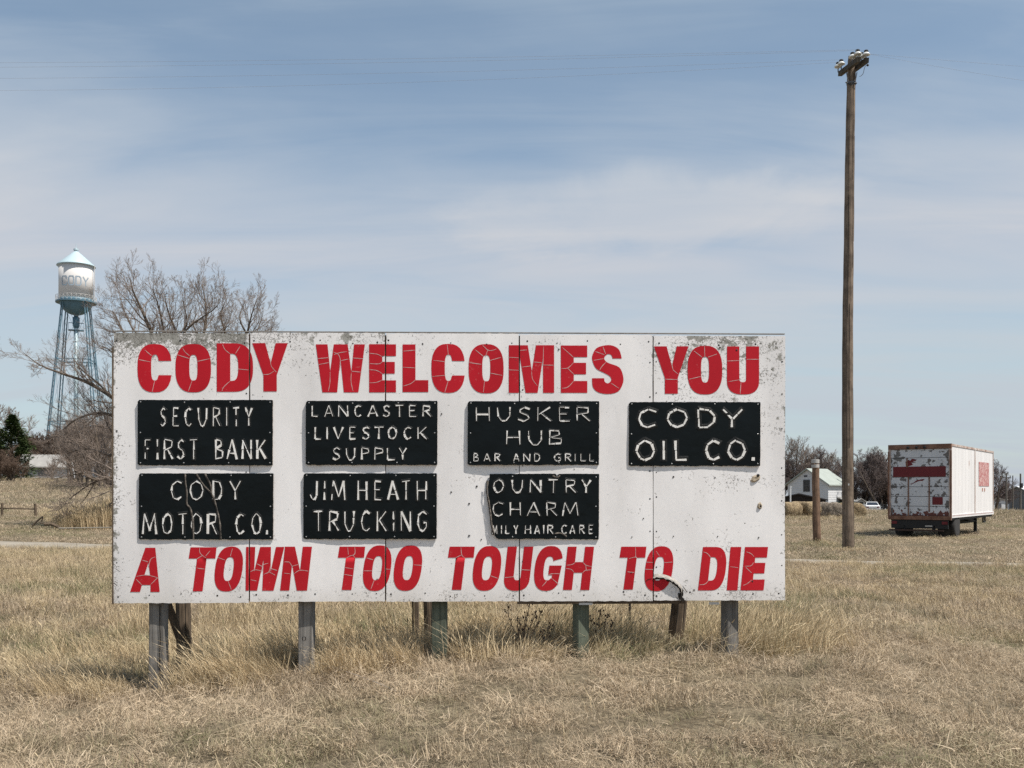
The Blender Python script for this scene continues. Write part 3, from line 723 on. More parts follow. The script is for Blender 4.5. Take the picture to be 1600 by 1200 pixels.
plaque('CODY OIL CO.', 'D', rect(115, 1187, 618, 1138), [
    ('CODY', 672, 830, [(185, 350), (425, 592), (668, 820), (872, 1045)]),
    ('OILCO.', 925, 1095, [(170, 325), (385, 412), (485, 592), (735, 862), (918, 1062), (1112, 1140)])][:1] + [
    ('OILCO', 925, 1095, [(170, 325), (385, 412), (485, 592), (735, 862), (918, 1062)]), ('.', 1067, 1095, [(1112, 1140)])], scr(115, 1187, 618, 1138), 'wide')
pm, Qm = plaque('CODY MOTOR CO. with two long cracks', 'E', rect(232, 1250, 95, 595), [
    ('CODY', 148, 298, [(475, 565), (618, 720), (790, 865), (918, 1008)]),
    ('MOTORCO', 395, 558, [(262, 370), (410, 490), (530, 602), (630, 712), (750, 830), (965, 1035), (1085, 1160)]), ('.', 525, 556, [(1193, 1210)])], scr(232, 1250, 95, 595), 'thin')
plaque('JIM HEATH TRUCKING', 'F', rect(70, 1080, 95, 592), [
    ('JIMHEATH', 148, 300, [(120, 182), (223, 240), (282, 388), (480, 558), (605, 665), (705, 790), (812, 882), (925, 1005)]),
    ('TRUCKING', 378, 535, [(145, 222), (262, 342), (378, 460), (505, 580), (622, 700), (743, 762), (805, 885), (930, 1010)])], scr(70, 1080, 95, 592), 'thin')
pb, Qb = plaque('OUNTRY CHARM MILY HAIR CARE, its left end broken away', 'G', [(268, 100), (760, 97), (775, 108), (795, 99), (1091, 98), (1095, 104), (1092, 560), (1090, 595), (600, 590), (335, 592), (318, 585), (300, 555), (283, 480), (272, 440), (272, 385), (258, 330), (248, 290), (258, 240), (252, 195), (262, 150)], [
    ('OUNTRY', 140, 245, [(292, 375), (430, 520), (570, 660), (705, 788), (835, 920), (958, 1035)]),
    ('CHARM', 312, 420, [(285, 375), (415, 505), (548, 648), (692, 775), (818, 935)]),
    ('MILYHAIRCARE', 485, 555, [(288, 325), (348, 364), (385, 420), (448, 482), (532, 580), (605, 645), (668, 684), (703, 750), (808, 852), (870, 915), (942, 985), (1012, 1050)])],
    [(440, 118), (775, 116), (1072, 123), (1070, 345), (1070, 577), (765, 577), (440, 575)], 'thin')
# cracks that run right through two of the plaques
M_pc = simple('plaque_crack', (.34, .29, .24), .8, .7, 60, c2=(.03, .027, .025))
def cracks(pl, Q, cr, lines):
    for i, l in enumerate(lines):
        mb = MB(); strip(mb, crom([uv(*zx(cr, x, y)) for x, y in l], 3), .0085, .0048, Q, taper=False, wvar=.7, seed=i); c = mb.build('crack', M_pc, pl)
        mb = MB(); strip(mb, crom([uv(*zx(cr, x - 8, y + 2)) for x, y in l], 3), .008, .0044, Q, taper=False, wvar=.5, seed=i + 9); mb.build('crack_gap', M_hole, pl)
cracks(pm, Qm, 'E', [[(586, 98), (590, 170), (600, 240), (600, 325), (625, 355), (640, 420), (648, 500), (650, 592)], [(672, 98), (700, 145), (735, 195), (785, 245), (815, 320), (840, 420), (852, 500), (858, 588)], [(735, 98), (765, 150), (780, 190), (785, 240)]])
cracks(pb, Qb, 'G', [[(255, 150), (250, 235), (262, 300), (275, 390), (285, 480), (305, 555)], [(760, 550), (800, 545), (840, 562), (850, 578)], [(745, 110), (775, 125), (800, 110)]])

# ---- timber behind the sheets
def wood(name, c, c2, sc=1.0, grain=26, rough=.9):
    m, N, p, o = new_mat(name); co = objco(N)
    g = N.noise(N.mapping(co, (grain, grain, .9)), 1.6 * sc, 7, .65, .4)
    b = N.noise(co, 4, 5, .6)
    cc = N.ramp(g, [(.30, c2), (.55, c), (.75, tuple(min(1, x * 1.25) for x in c))])
    cc = N.mix(N.ramp(b, [(.35, .55), (.6, 0)]), cc, tuple(x * .7 for x in c2))
    N.put(p.inputs['Base Color'], cc); p.inputs['Roughness'].default_value = rough; p.inputs['Specular IOR Level'].default_value = .2
    bump(N, p, g, .8, .006); return m
M_grey = wood('weathered_grey_timber', (.235, .22, .20), (.085, .078, .07))
M_green = wood('green_treated_timber', (.125, .14, .105), (.05, .06, .045))
M_brown = wood('old_brown_timber', (.155, .115, .08), (.035, .027, .02), 1.2)
def local(px, Z, zz): x = (px - 800) / F * Z; return Vector((x, Z, zz))
def post(px, w, foot_py, mat, rot, label, split=True):
    # stands just behind the sheets
    Zp = 9.085 + (px - 700) * .000165 + .055 + w / 2; x = (px - 800) / F * Zp
    zf = EYE - (foot_py - HY) / F * Zp - .12
    mb = MB(); c, s = math.cos(rot), math.sin(rot); hgt = BZ0 + BH - .1
    o = w / 2; b = .008
    ring = [(-o + b, -o), (o - b, -o), (o, -o + b), (o, o - b), (o - b, o), (-o + b, o), (-o, o - b), (-o, -o + b)]
    vs = []
    hs = [zf, zf + .3, zf + .6, BZ0 + .4, BZ0 + 1.4, hgt]
    for j, h in enumerate(hs):
        for (a, d) in ring:
            j2 = .002 * math.sin(j * 3 + a * 60)
            vs.append((x + a * c - d * s + j2, Zp + a * s + d * c, h))
    fs = [(j * 8 + i, j * 8 + (i + 1) % 8, (j + 1) * 8 + (i + 1) % 8, (j + 1) * 8 + i) for j in range(len(hs) - 1) for i in range(8)]
    fs += [tuple(range(8))[::-1], tuple(40 + i for i in range(8))]
    mb.add(vs, fs)
    R = Matrix.Rotation(-BANG, 4, 'Z')
    mb.v = [tuple(R @ (Vector(v) - Vector((BC.x, BC.y, 0)))) for v in mb.v]
    return mb.build('post', mat, sign, label=label)
post(248, .140, 1071, M_grey, .05, 'grey weathered square post with a long split'); post(479.5, .134, 1054, M_grey, .0, 'pale grey square post with a knot')
post(687, .136, 1041, M_green, -.04, 'greenish square post'); post(907.5, .118, 1028, M_green, .42, 'dark green square post turned on edge'); post(1140, .122, 1030, M_grey, .38, 'dark grey square post turned on edge')
# knot and split on the two left posts
def on_post(px, Z, pts, w, mat, name):
    mb = MB(); vs = []
    for i, (x, y) in enumerate(pts):
        for k in (-1, 1):
            p = P(x + k * w, y, Z); vs.append(p)
    mb.add(vs, [(2 * i, 2 * i + 1, 2 * i + 3, 2 * i + 2) for i in range(len(pts) - 1)])
    R = Matrix.Rotation(-BANG, 4, 'Z'); mb.v = [tuple(R @ (Vector(v) - Vector((BC.x, BC.y, 0)))) for v in mb.v]
    mb.build(name, mat, sign)
on_post(249, 9.055, [(250, 945), (249.5, 975), (250.5, 1000), (249, 1030), (250.5, 1060)], .9, M_hole, 'post_split')
kk = [(475 + 2.6 * math.cos(t), 998 + 3.6 * math.sin(t)) for t in [i * .63 for i in range(11)]]
on_post(479, 9.075, kk, .7, M_hole, 'knot')
# rails
for z0, z1 in ((.02, .11), (.75, .84), (1.55, 1.64), (2.3, 2.39)):
    mb = MB(); mb.box(-BW / 2 + .04, BW / 2 - .04, .030, .066, BZ0 + z0, BZ0 + z1); mb.build('rail', M_brown, sign)
mb = MB(); u0 = uv(808, 940)[0]; u1 = uv(1072, 940)[0]; mb.box(u0 - BW / 2, u1 - BW / 2, .0165, .0172, BZ0 - .028, BZ0 + .05); mb.build('lower_batten', M_brown, sign)
for s_ in SEAMS:
    mb = MB(); mb.box(s_ - .05 - BW / 2, s_ + .05 - BW / 2, .0175, .0285, BZ0 + .01, BZ0 + BH - .01); mb.build('added_seam_backing', M_brown, sign)  # dark strip added behind each seam to keep the sky from showing through
for a, b in ((905, 926), (1108, 1124)):
    mb = MB(); mb.box(uv(a, 940)[0] - BW / 2, uv(b, 940)[0] - BW / 2, .010, .0165, BZ0 - .036, BZ0 - .016); mb.build('bracket', simple('zinc', (.6, .6, .6), .4, .1, 20, metal=.3), sign)
mb = MB(); mb.box(-BW / 2 - .012, -BW / 2 - .002, -.010, .03, BZ0 - .01, BZ0 + BH - .13); mb.build('edge_trim', M_brown, sign)
mb = MB(); mb.box(-BW / 2 - .01, BW / 2, .0, .03, BZ0 + BH + .012, BZ0 + BH + .020); mb.build('top_trim', simple('dull_trim', (.36, .33, .30), .8, .4, 20), sign)

# ---- older posts that lean behind the sign: things of their own
def old_post(px, foot, topx, topy, r, Z, label, mat=M_brown, name='old_post', sides=9):
    a = P(px, foot, Z); a.z = float(ground(a.x, a.y)) - .05; b = P(topx, topy, Z + .12)
    t = thing(name, label, 'post', a, 0, 'old posts standing behind the billboard')
    mb = MB(); pts = [a.lerp(b, i / 6) + Vector((.006 * math.sin(i * 2.1), 0, 0)) for i in range(7)]
    mb.tube(pts, [r * (1.06 - .02 * i) for i in range(7)], sides); mb.build('shaft', mat, t, world=True)
    # checks in the wood
    for k in range(3):
        m2 = MB(); ang = -1.2 + k * .9; q = [p + Vector((math.sin(ang) * r, -math.cos(ang) * r * 1.03, 0)) for p in pts[:4 + k]]
        m2.tube(q, .004, 3); m2.build('check', M_hole, t, world=True)
    return t
old_post(287, 1030, 287, 700, .070, 10.0, 'dark brown old post behind the left end of the billboard')
old_post(649, 1003, 648, 700, .036, 10.6, 'thin brown split post, left of the pair behind the middle')
old_post(670, 1012, 667, 700, .050, 10.2, 'dark brown post right beside the greenish middle post')
old_post(984, 972, 981, 700, .014, 11.0, 'very thin grey stake behind the right half')
old_post(1054, 1000, 1088, 700, .078, 10.1, 'stout dark old post leaning to the right under the split sheet')
t = thing('brace', 'slanting brown brace between the two leftmost posts', 'brace', P(284, 1010, 9.75))
mb = MB(); mb.bar(P(286, 1012, 9.75), P(240, 880, 9.45), .035, .07); mb.build('timber', M_brown, t, world=True)
# ------------------------------------------------------------------ utility pole with a double cross-arm
M_pole = wood('pole_wood', (.23, .175, .13), (.075, .055, .042), .8, 22)
M_arm = wood('crossarm_wood', (.10, .085, .065), (.04, .034, .026), 1, 20)
M_porc = simple('porcelain', (.72, .72, .68), .18, .06, 5, bstr=0, spec=.6)
M_cap = simple('insulator_cap', (.03, .03, .03), .5, .2, 20)
M_steel = simple('weathered_steel', (.16, .16, .165), .5, .3, 20, metal=.5)
ZP = 29.3
def pole(px_foot, py_foot, top, Z, r0, r1, mat, name, label, group=None, sides=14, lean=None):
    a = P(px_foot, py_foot, Z); gz = float(ground(a.x, a.y)); base = Vector((a.x, a.y, gz - .1)); b = P(top[0], top[1], Z)
    t = thing(name, label, 'pole', base, 0, group)
    return t, base, b
pt, pa, pb_ = pole(1325.5, 860, (1334, 92), ZP, 0, 0, M_pole, 'utility_pole', 'tall brown wooden utility pole with a double cross-arm, right of the billboard')
mb = MB(); mb.smooth = True; pts = []; rad = []
ctrl = [(1325.5, 868), (1324.5, 700), (1324.5, 520), (1326, 400), (1327.5, 260), (1330, 130), (1331.5, 88)]
cp = crom(ctrl, 6)
for i, (x, y) in enumerate(cp):
    t = i / (len(cp) - 1); pts.append(P(x, y, ZP)); rad.append(.172 * (1 - t) + .112 * t + .003 * math.sin(i * 1.9))
pts[0].z = pa.z
mb.tube(pts, rad, 16); shaft = mb.build('shaft', M_pole, pt, world=True)
m2 = MB()
for k in range(9):        # long drying checks
    ang = -1.3 + .33 * k + rng.uniform(-.1, .1); i0 = rng.randint(0, 24); L = rng.randint(4, 11)
    q = [pts[i] + Vector((math.sin(ang) * rad[i], -math.cos(ang) * rad[i], 0)) for i in range(i0, min(i0 + L, len(pts)))]
    m2.tube(q, .006, 3)
tag(m2.build('drying_checks', M_hole, pt, world=True), kind='stuff')
# arms run almost straight away from the camera
def arm(n0, n1, Z0, Z1):
    a = P(n0[0], n0[1], Z0); b = P(n1[0], n1[1], Z1); return a, b
arms = [arm((1341.5, 93), (1312.5, 115.5), 28.25, 30.15), arm((1354.5, 94), (1329, 113), 28.2, 30.1)]
for a, b in arms:
    mb = MB(); mb.bar(a, b, .115, .135); mb.build('crossarm', M_arm, pt, world=True)
def insulator(p, parent, sc=.86):
    """pin, white petticoat bell and black cap"""
    mb = MB(); mb.smooth = True
    mb.lathe([(.028, .0), (.028, .08), (.05, .07), (.105, .055), (.130, .065), (.125, .095), (.085, .14), (.05, .165)], (0, 0, 0), 18); mb.v = [tuple(Vector(q) * sc + p) for q in mb.v]
    o = mb.build('insulator', M_porc, parent, world=True)
    m2 = MB(); m2.lathe([(.048, .135), (.062, .15), (.062, .185), (.048, .20)], p, 14); m2.build('cap', M_cap, o, world=True)
    m3 = MB(); m3.lathe([(.018, -.10), (.018, .01)], p, 6); m3.build('pin', M_steel, o, world=True)
ins = []
for i, (a, b) in enumerate(arms):
    for t in (.045, .22):
        q = a.lerp(b, t) + Vector((0 if t < .1 else -.05, 0, .10)); ins.append(q); insulator(q, pt)
for t in (.72, .90):
    q = arms[0][0].lerp(arms[0][1], t) + Vector((-.11, 0, .11)); ins.append(q); insulator(q, pt)
# braces, band and the loose jumper wire
for x in (1322.5, 1339):
    mb = MB(); mb.tube([P(x, 113, 29.15), P(x + (3 if x < 1330 else -3), 130, 29.15)], .014, 5); mb.build('brace', M_steel, pt, world=True)
bp = P(1330.2, 130.5, ZP); mb = MB(); mb.lathe([(.128, -.035), (.140, -.03), (.140, .03), (.128, .035)], bp, 16); mb.build('band', M_steel, pt, world=True)
mb = MB(); mb.tube([P(1321.5, 128.5, 29.1), P(1326, 131, 29.05), P(1330, 132.5, 29.0), P(1334, 129.5, 29.05), P(1338.5, 130, 29.1)], .022, 5); mb.build('bolt_bracket', M_cap, pt, world=True)
mb = MB(); mb.tube([P(*q, 29.1) for q in crom([(1343, 119.5), (1346, 118), (1349, 114), (1350.5, 107), (1352.5, 103), (1355.5, 101.5)], 4)], .008, 4); mb.build('jumper_wire', M_steel, pt, world=True)
mb = MB(); mb.lathe([(.02, -.03), (.04, 0), (.02, .03)], P(1355.8, 101.8, 29.1), 8); mb.build('wire_end', M_cap, pt, world=True)
mb = MB(); mb.box(-.02, .02, -.01, .0, -.03, .03); o = mb.build('tag_plate', M_bright, pt); o.location = P(1326, 757, ZP - .178) - pa
# the line wires: a thing each
M_wire = simple('line_wire', (.30, .28, .27), .5, .2, 20)
wl = [((0, 98), ins[0]), ((0, 105), ins[2]), ((0, 122.5), ins[4]), ((0, 141.5), ins[5])]
lab = ['topmost thin wire running left from the nearest insulator', 'second thin wire from the top running left of the pole', 'third thin wire from the top running left of the pole', 'lowest of the thin wires running left of the pole']
for k, ((x, y), q) in enumerate(wl):
    q = q + Vector((0, 0, .2)); Z1 = q.y + .25; e = P(x, y, Z1); far = q + (e - q) * 2.1; far.z = q.z
    n = 40; pts = []
    # parabola through q, e
    te = 1 / 2.1; sag = (q.lerp(far, te).z - e.z) / (te * (1 - te))
    for i in range(n + 1):
        t = i / n; p = q.lerp(far, t); p.z -= sag * t * (1 - t); pts.append(p)
    t = thing('line_wire', lab[k], 'wire', q, 0, 'line wires on the utility pole'); mb = MB(); mb.tube(pts, .0023, 4); mb.build('span', M_wire, t, world=True)
wr = [((1600, 104), ins[1], 'upper faint wire running right of the pole'), ((1600, 126), ins[3], 'lower faint wire running right of the pole')]
for (x, y), q, lb in wr:
    q = q + Vector((0, 0, .2)); e = P(x, y, q.y + .4); far = q + (e - q) * 6; far.z = q.z - .5; te = 1 / 6; sag = (q.lerp(far, te).z - e.z) / (te * (1 - te)); pts = []
    for i in range(41):
        t = i / 40; p = q.lerp(far, t); p.z -= sag * t * (1 - t); pts.append(p)
    t = thing('line_wire', lb, 'wire', q, 0, 'line wires on the utility pole'); mb = MB(); mb.tube(pts, .0022, 4); mb.build('span', M_wire, t, world=True)

# short stub of a pole with two pale metal bands
M_rpole = wood('reddish_pole_wood', (.24, .15, .10), (.085, .055, .038), .9, 20)
a = GP(1276.5, 33.0); b = P(1274, 719, 33.0)
t = thing('pole_stub', 'short reddish brown post with two pale bands at its top, between billboard and utility pole', 'post', a)
mb = MB(); mb.smooth = True; sp_ = [a.lerp(b, i / 9) + Vector((.008 * math.sin(i * 1.7), 0, 0)) for i in range(10)]; sp_[0].z -= .1; mb.tube(sp_, [.132 - .002 * i for i in range(10)], 14); mb.build('shaft', M_rpole, t, world=True)
for y0, y1 in ((724, 718), (731, 726)):
    mb = MB(); h0 = P(1274, y0, 33).z; h1 = P(1274, y1, 33).z; c = P(1274, y0, 33); mb.lathe([(.123, 0), (.130, .005), (.130, h1 - h0 - .005), (.123, h1 - h0)], (c.x, c.y, h0), 14); mb.build('band', simple('pale_band', (.46, .44, .41), .5, .2, 20), t, world=True)

# ------------------------------------------------------------------ trailer
th = math.radians(35.5); Zt = 38.0
rr = P(1486, 843, Zt); WT, LT = 2.30, 8.6
Ld = Vector((math.sin(th), math.cos(th), 0)); Wd = Vector((-math.cos(th), math.sin(th), 0))
ctr = rr + Wd * (WT / 2); ctr.z = -.12
tr = thing('box_trailer', 'old white box trailer with rusty door frame and dark red stripe, in the field', 'trailer', ctr, -th)
zb = EYE - 39.5 / F * Zt + .12; zt_ = EYE + 76.5 / F * Zt + .12; HW = WT / 2      # local heights
def panel_paint(name, c, rust=.0, spots=0.0, ribs=False):
    m, N, p, o = new_mat(name); co = objco(N)
    base = N.ramp(N.noise(N.mapping(co, (1, 1, .2)), 2, 6, .6), [(.3, tuple(x * .86 for x in c)), (.7, c)])
    r1 = N.math('ADD', N.noise(co, 1.6, 7, .65, .3), rust)
    base = N.mix(N.ramp(r1, [(.62, 0), (.70, .8)]), base, N.ramp(N.noise(co, 9, 4, .6), [(.35, (.19, .075, .035)), (.7, (.33, .16, .09))]))
    if spots:
        s1 = N.math('ADD', N.noise(co, 3.1, 3, .5), spots)
        base = N.mix(N.ramp(s1, [(.61, 0), (.625, 1)]), base, (.16, .155, .15))
        sx = N.n('ShaderNodeSeparateXYZ', i_0=co); ex = N.math('ABSOLUTE', N.math('DIVIDE', sx.outputs[0], HW))
        e2 = N.math('ADD', N.math('MULTIPLY', ex, .17), N.noise(co, 4.2, 4, .6))
        base = N.mix(N.ramp(e2, [(.665, 0), (.685, 1)]), base, (.14, .13, .125))
        lo = N.math('ADD', N.math('MULTIPLY', N.math('SUBTRACT', zb + .42, sx.outputs[2]), .9), N.noise(co, 5.5, 4, .6))
        base = N.mix(N.ramp(lo, [(.70, 0), (.73, 1)]), base, (.13, .045, .035))
    N.put(p.inputs['Base Color'], base); p.inputs['Roughness'].default_value = .6; p.inputs['Specular IOR Level'].default_value = .3
    return m
M_tw = panel_paint('trailer_white', (.76, .735, .715), -.03); M_td = panel_paint('door_white', (.60, .61, .63), -.06, .012)
M_rust = simple('rusty_frame', (.27, .15, .10), .9, .5, 4, c2=(.10, .045, .03))
M_rustw = simple('rusty_white_frame', (.60, .54, .49), .8, .5, 2.6, c2=(.26, .13, .08), stretch=(1, 1, .6))
M_tred = simple('trailer_dark_red', (.145, .012, .016), .6, .2, 8)
M_tdark = simple('chassis_black', (.018, .018, .018), .7, .4, 8)
M_tire = simple('tyre_rubber', (.040, .038, .036), .85, .3, 12)
M_rim = simple('rusty_rim', (.22, .15, .10), .7, .4, 12)
# side walls made of sheets with rivet ribs
def side(sx):
    x0 = sx * HW
    for k, (y0, y1) in enumerate(((0.09, LT * .52), (LT * .52 + .035, LT * .985))):
        mb = MB(); a, b = (x0 - .03, x0) if sx > 0 else (x0, x0 + .03); mb.box(a, b, y0, y1, zb + .12, zt_ - .07)
        w = mb.build('side_panel', M_tw, tr)
        nr_ = int((y1 - y0) / .61); m2 = MB()
        for i in range(nr_ + 1):
            y = y0 + .02 + (y1 - y0 - .04) * i / nr_; m2.box(x0 if sx > 0 else x0 - .003, x0 + .003 if sx > 0 else x0, y - .015, y + .015, zb + .14, zt_ - .09)
        tag(m2.build('rib', M_tw, w), kind='stuff')
    for y in (LT * .52 + .017, LT - .04):
        mb = MB(); mb.box(x0 - .028 if sx > 0 else x0 - .016, x0 + .016 if sx > 0 else x0 + .028, y - .055, y + .055, zb + .05, zt_ - .02); mb.build('side_post', M_rustw, tr)
    mb = MB(); mb.box(x0 - .04 if sx > 0 else x0 - .022, x0 + .022 if sx > 0 else x0 + .04, .08, LT, zt_ - .075, zt_); mb.build('top_rail', M_rustw, tr)
    mb = MB(); mb.box(x0 - .04 if sx > 0 else x0 - .024, x0 + .024 if sx > 0 else x0 + .04, .08, LT, zb, zb + .125); rl = mb.build('bottom_rail', M_tw, tr)
    m2 = MB()
    for i in range(60):
        y = .2 + i * .138; m2.box(x0 + sx * .024 if sx > 0 else x0 - .029, x0 + .029 if sx > 0 else x0 - .024, y, y + .06, zb + .06, zb + .10)
    tag(m2.build('marker_stripe', simple('faded_red_marks', (.45, .25, .24), .7, .4, 20), rl), kind='stuff')
side(1); side(-1)
mb = MB(); mb.box(-HW + .02, HW - .02, LT - .06, LT, zb + .12, zt_ - .07); mb.build('front_wall', M_tw, tr)
mb = MB(); mb.box(-HW, HW, .1, LT, zt_ - .012, zt_ + .012); mb.build('roof', M_rustw, tr)
mb = MB(); mb.box(-HW + .04, HW - .04, .1, LT - .06, zb - .1, zb + .03); mb.build('floor', M_tdark, tr)
# rear frame
mb = MB(); mb.box(-HW - .02, HW + .02, -.02, .085, zt_ - .17, zt_ + .015); hd = mb.build('header', M_rust, tr)
for x in (-.42, -.1, .2):
    m2 = MB(); m2.lathe([(.055, 0), (.055, -.03), (.03, -.04)], (x, -.02, zt_ - .11), 8, 'y'); m2.build('marker_light', M_tdark, hd)
for sx in (-1, 1):
    mb = MB(); mb.box(*sorted((sx * (HW + .02), sx * (HW - .075))), -.015, .083, zb - .02, zt_ - .17); mb.build('door_post', M_rustw if sx < 0 else M_rustw, tr)
    mb = MB(); mb.box(*sorted((sx * (HW - .03), sx * (HW + .03))), -.03, -.015, zb + .0, zt_ - .25); mb.build('rust_strip', M_rust, tr)
mb = MB(); mb.box(-HW - .01, HW + .01, -.05, .083, zb - .08, zb + .07); mb.build('rear_sill', M_rust, tr)
# roll-up door: seven boards
dz0, dz1 = zb + .07, zt_ - .17; nrow = 7; rows = [0, .13, .275, .42, .565, .71, .855, 1]
for i in range(nrow):
    a = dz1 - (dz1 - dz0) * rows[i + 1] + .009; b = dz1 - (dz1 - dz0) * rows[i] - .009
    mb = MB(); mb.box(-HW + .08, HW - .08, .02, .055, a, b); sl = mb.build('door_board', M_td, tr)
    if i == 2:
        m2 = MB(); m2.box(-HW + .16, HW - .19, .014, .0198, a + .004, b + .045); m2.build('red_stripe', M_tred, sl)
    if i == 5:
        m2 = MB(); m2.box(HW - .68, HW - .30, .014, .0198, a + .05, b - .01); m2.build('red_square', M_tred, sl)
    if i == 1:     # worn remains of red lettering
        m2 = MB()
        for pts in ([(-.52, .20), (-.38, .27), (-.36, .22), (-.28, .30), (-.10, .27), (-.14, .22), (-.25, .21), (-.12, .17), (-.30, .16), (-.24, .09), (-.36, .05), (-.50, .02)],):
            m2.prism([(x, a + z_ * (b - a) / .32) for x, z_ in pts], .0155, .0198)
        m2.build('worn_mark', M_tred, sl)
    if i == 3:
        m2 = MB(); m2.prism([(-.30, a + .08), (-.15, a + .16), (.0, a + .22), (.12, a + .22), (.20, a + .30), (.05, a + .28), (-.12, a + .24), (-.22, a + .15), (-.34, a + .10)], .0155, .0198); m2.build('worn_mark', M_tred, sl)
mb = MB(); mb.box(-HW + .06, HW - .06, .056, .075, dz0, dz1); mb.build('door_backing', M_tdark, tr)
for x, lo, hi in ((-.41, dz0, dz0 + (dz1 - dz0) * .58), (.36, dz0 + .15, dz0 + (dz1 - dz0) * .58), (-.46, dz1 - .72, dz1 - .33)):
    mb = MB(); mb.box(x - .022, x + .022, -.006, .013, lo, hi); mb.build('hinge_bar', M_rust, tr)
# red emblem and the two small marks beneath on the sunlit side
m, N, p, o = new_mat('emblem_red'); co = objco(N)
N.put(p.inputs['Base Color'], N.ramp(N.noise(N.mapping(co, (1, 1, .55)), 11, 5, .7, 2.2), [(.47, (.33, .04, .045)), (.52, (.62, .42, .38))])); p.inputs['Roughness'].default_value = .6
mb = MB(); mb.box(HW + .0105, HW + .0150, LT * .615, LT * .875, zt_ - 1.58, zt_ - .55); em = mb.build('emblem', m, tr, label='red square emblem with worn white pattern')
for y in (LT * .70, LT * .755):
    mb = MB(); mb.box(HW + .0105, HW + .0150, y, y + .16, zt_ - 1.80, zt_ - 1.66); mb.build('small_mark', simple('faded_orange', (.55, .24, .17), .6, .3, 20), tr)
# chassis
mb = MB(); mb.box(-HW + .1, HW - .1, -.02, .06, zb - .42, zb - .10); rp = mb.build('rear_plate', M_tdark, tr)
for sx in (-1, 1):
    m2 = MB(); m2.box(sx * .93 - .10, sx * .93 + .10, -.045, -.021, zb - .25, zb - .14); m2.build('tail_light', M_tred, rp)
m2 = MB(); m2.box(.22, .48, -.03, -.021, zb - .34, zb - .30); m2.build('number_plate', M_bright, rp)
mb = MB(); mb.box(-HW + .02, HW - .25, -.05, .02, zb - .52, zb - .46); mb.build('bumper_bar', simple('rusty_bumper', (.07, .04, .03), .8, .4, 8), tr)
for x in (-.55, .55):
    mb = MB(); mb.box(x - .03, x + .03, -.02, .03, zb - .46, zb - .3); mb.build('bumper_stay', M_tdark, tr)
for x in (-.4, .4):
    mb = MB(); mb.box(x - .05, x + .05, .1, LT - .4, zb - .36, zb - .1); mb.build('chassis_beam', M_tdark, tr)
wr_ = .50
def wheel(x0, y, w=.24):
    mb = MB(); mb.smooth = True
    mb.lathe([(.28, 0), (wr_ - .05, 0), (wr_, .04), (wr_, w - .04), (wr_ - .05, w), (.28, w)], (x0, y, wr_ - .02), 28, 'x')
    o = mb.build('wheel', M_tire, tr); m2 = MB(); m2.lathe([(.27, .01), (.26, .03), (.16, .04), (.13, .09), (.06, .09)], (x0 + (w - .1 if x0 > 0 else 0), y, wr_ - .02), 20, 'x'); m2.build('rim', M_rim, o)
for x0 in (HW - .26, HW - .53, -HW + .02, -HW + .29): wheel(x0, 1.25)
mb = MB(); mb.tube([(-HW + .3, 1.25, wr_), (HW - .3, 1.25, wr_)], .07, 8); mb.build('axle', M_tdark, tr)
for sx in (-1, 1):
    mb = MB(); x0 = sx * (HW - .36); vs = []
    for j in range(7):
        for i in range(5): vs.append((x0 + (i - 2) * .115, .45 + .02 * math.sin(i * 1.3 + j * .5) + .012 * j, zb - .30 - j * .085))
    mb.smooth = True
    mb.add(vs, [(j * 5 + i, j * 5 + i + 1, j * 5 + i + 6, j * 5 + i + 5) for j in range(6) for i in range(4)])
    mb.add([(a, b + .012, c) for a, b, c in vs], [(j * 5 + i, j * 5 + i + 5, j * 5 + i + 6, j * 5 + i + 1) for j in range(6) for i in range(4)])
    mb.build('mud_flap', M_tdark, tr)
for sx in (-1, 1):
    mb = MB(); mb.bar((sx * (HW - .30), LT * .72, zb), (sx * (HW - .30), LT * .72, .06), .12, .12, (0, 1, 0)); lg = mb.build('landing_leg', M_tdark, tr)
    m2 = MB(); m2.box(sx * (HW - .30) - .14, sx * (HW - .30) + .14, LT * .72 - .14, LT * .72 + .14, .02, .06); m2.build('foot', M_tdark, lg)
    mb = MB(); mb.bar((sx * (HW - .30), LT * .72, .55), (sx * (HW - .30), LT * .40, zb - .06), .06, .06); mb.build('leg_brace', M_tdark, tr)
mb = MB(); mb.bar((-HW + .3, LT * .72, .58), (HW - .3, LT * .72, .58), .06, .08); mb.build('cross_brace', M_tdark, tr)
mb = MB(); mb.box(HW - .12, HW - .06, LT * .78, LT * .78 + .5, zb - .34, zb - .28); mb.box(HW - .12, HW - .06, LT * .78, LT * .78 + .05, zb - .34, zb); mb.box(HW - .12, HW - .06, LT * .78 + .45, LT * .78 + .5, zb - .34, zb); mb.build('tool_rack', M_tdark, tr)
mb = MB(); mb.tube([(HW - .1, LT + .02, zt_ - .3), (HW + .12, LT + .15, zt_ - .35), (HW + .2, LT + .2, zt_ - .6), (HW, LT + .18, zt_ - .75), (HW + .1, LT + .25, zt_ - 1.1), (HW + .25, LT + .2, zt_ - 1.6)], .015, 5); mb.build('loose_hose', M_steel, tr)

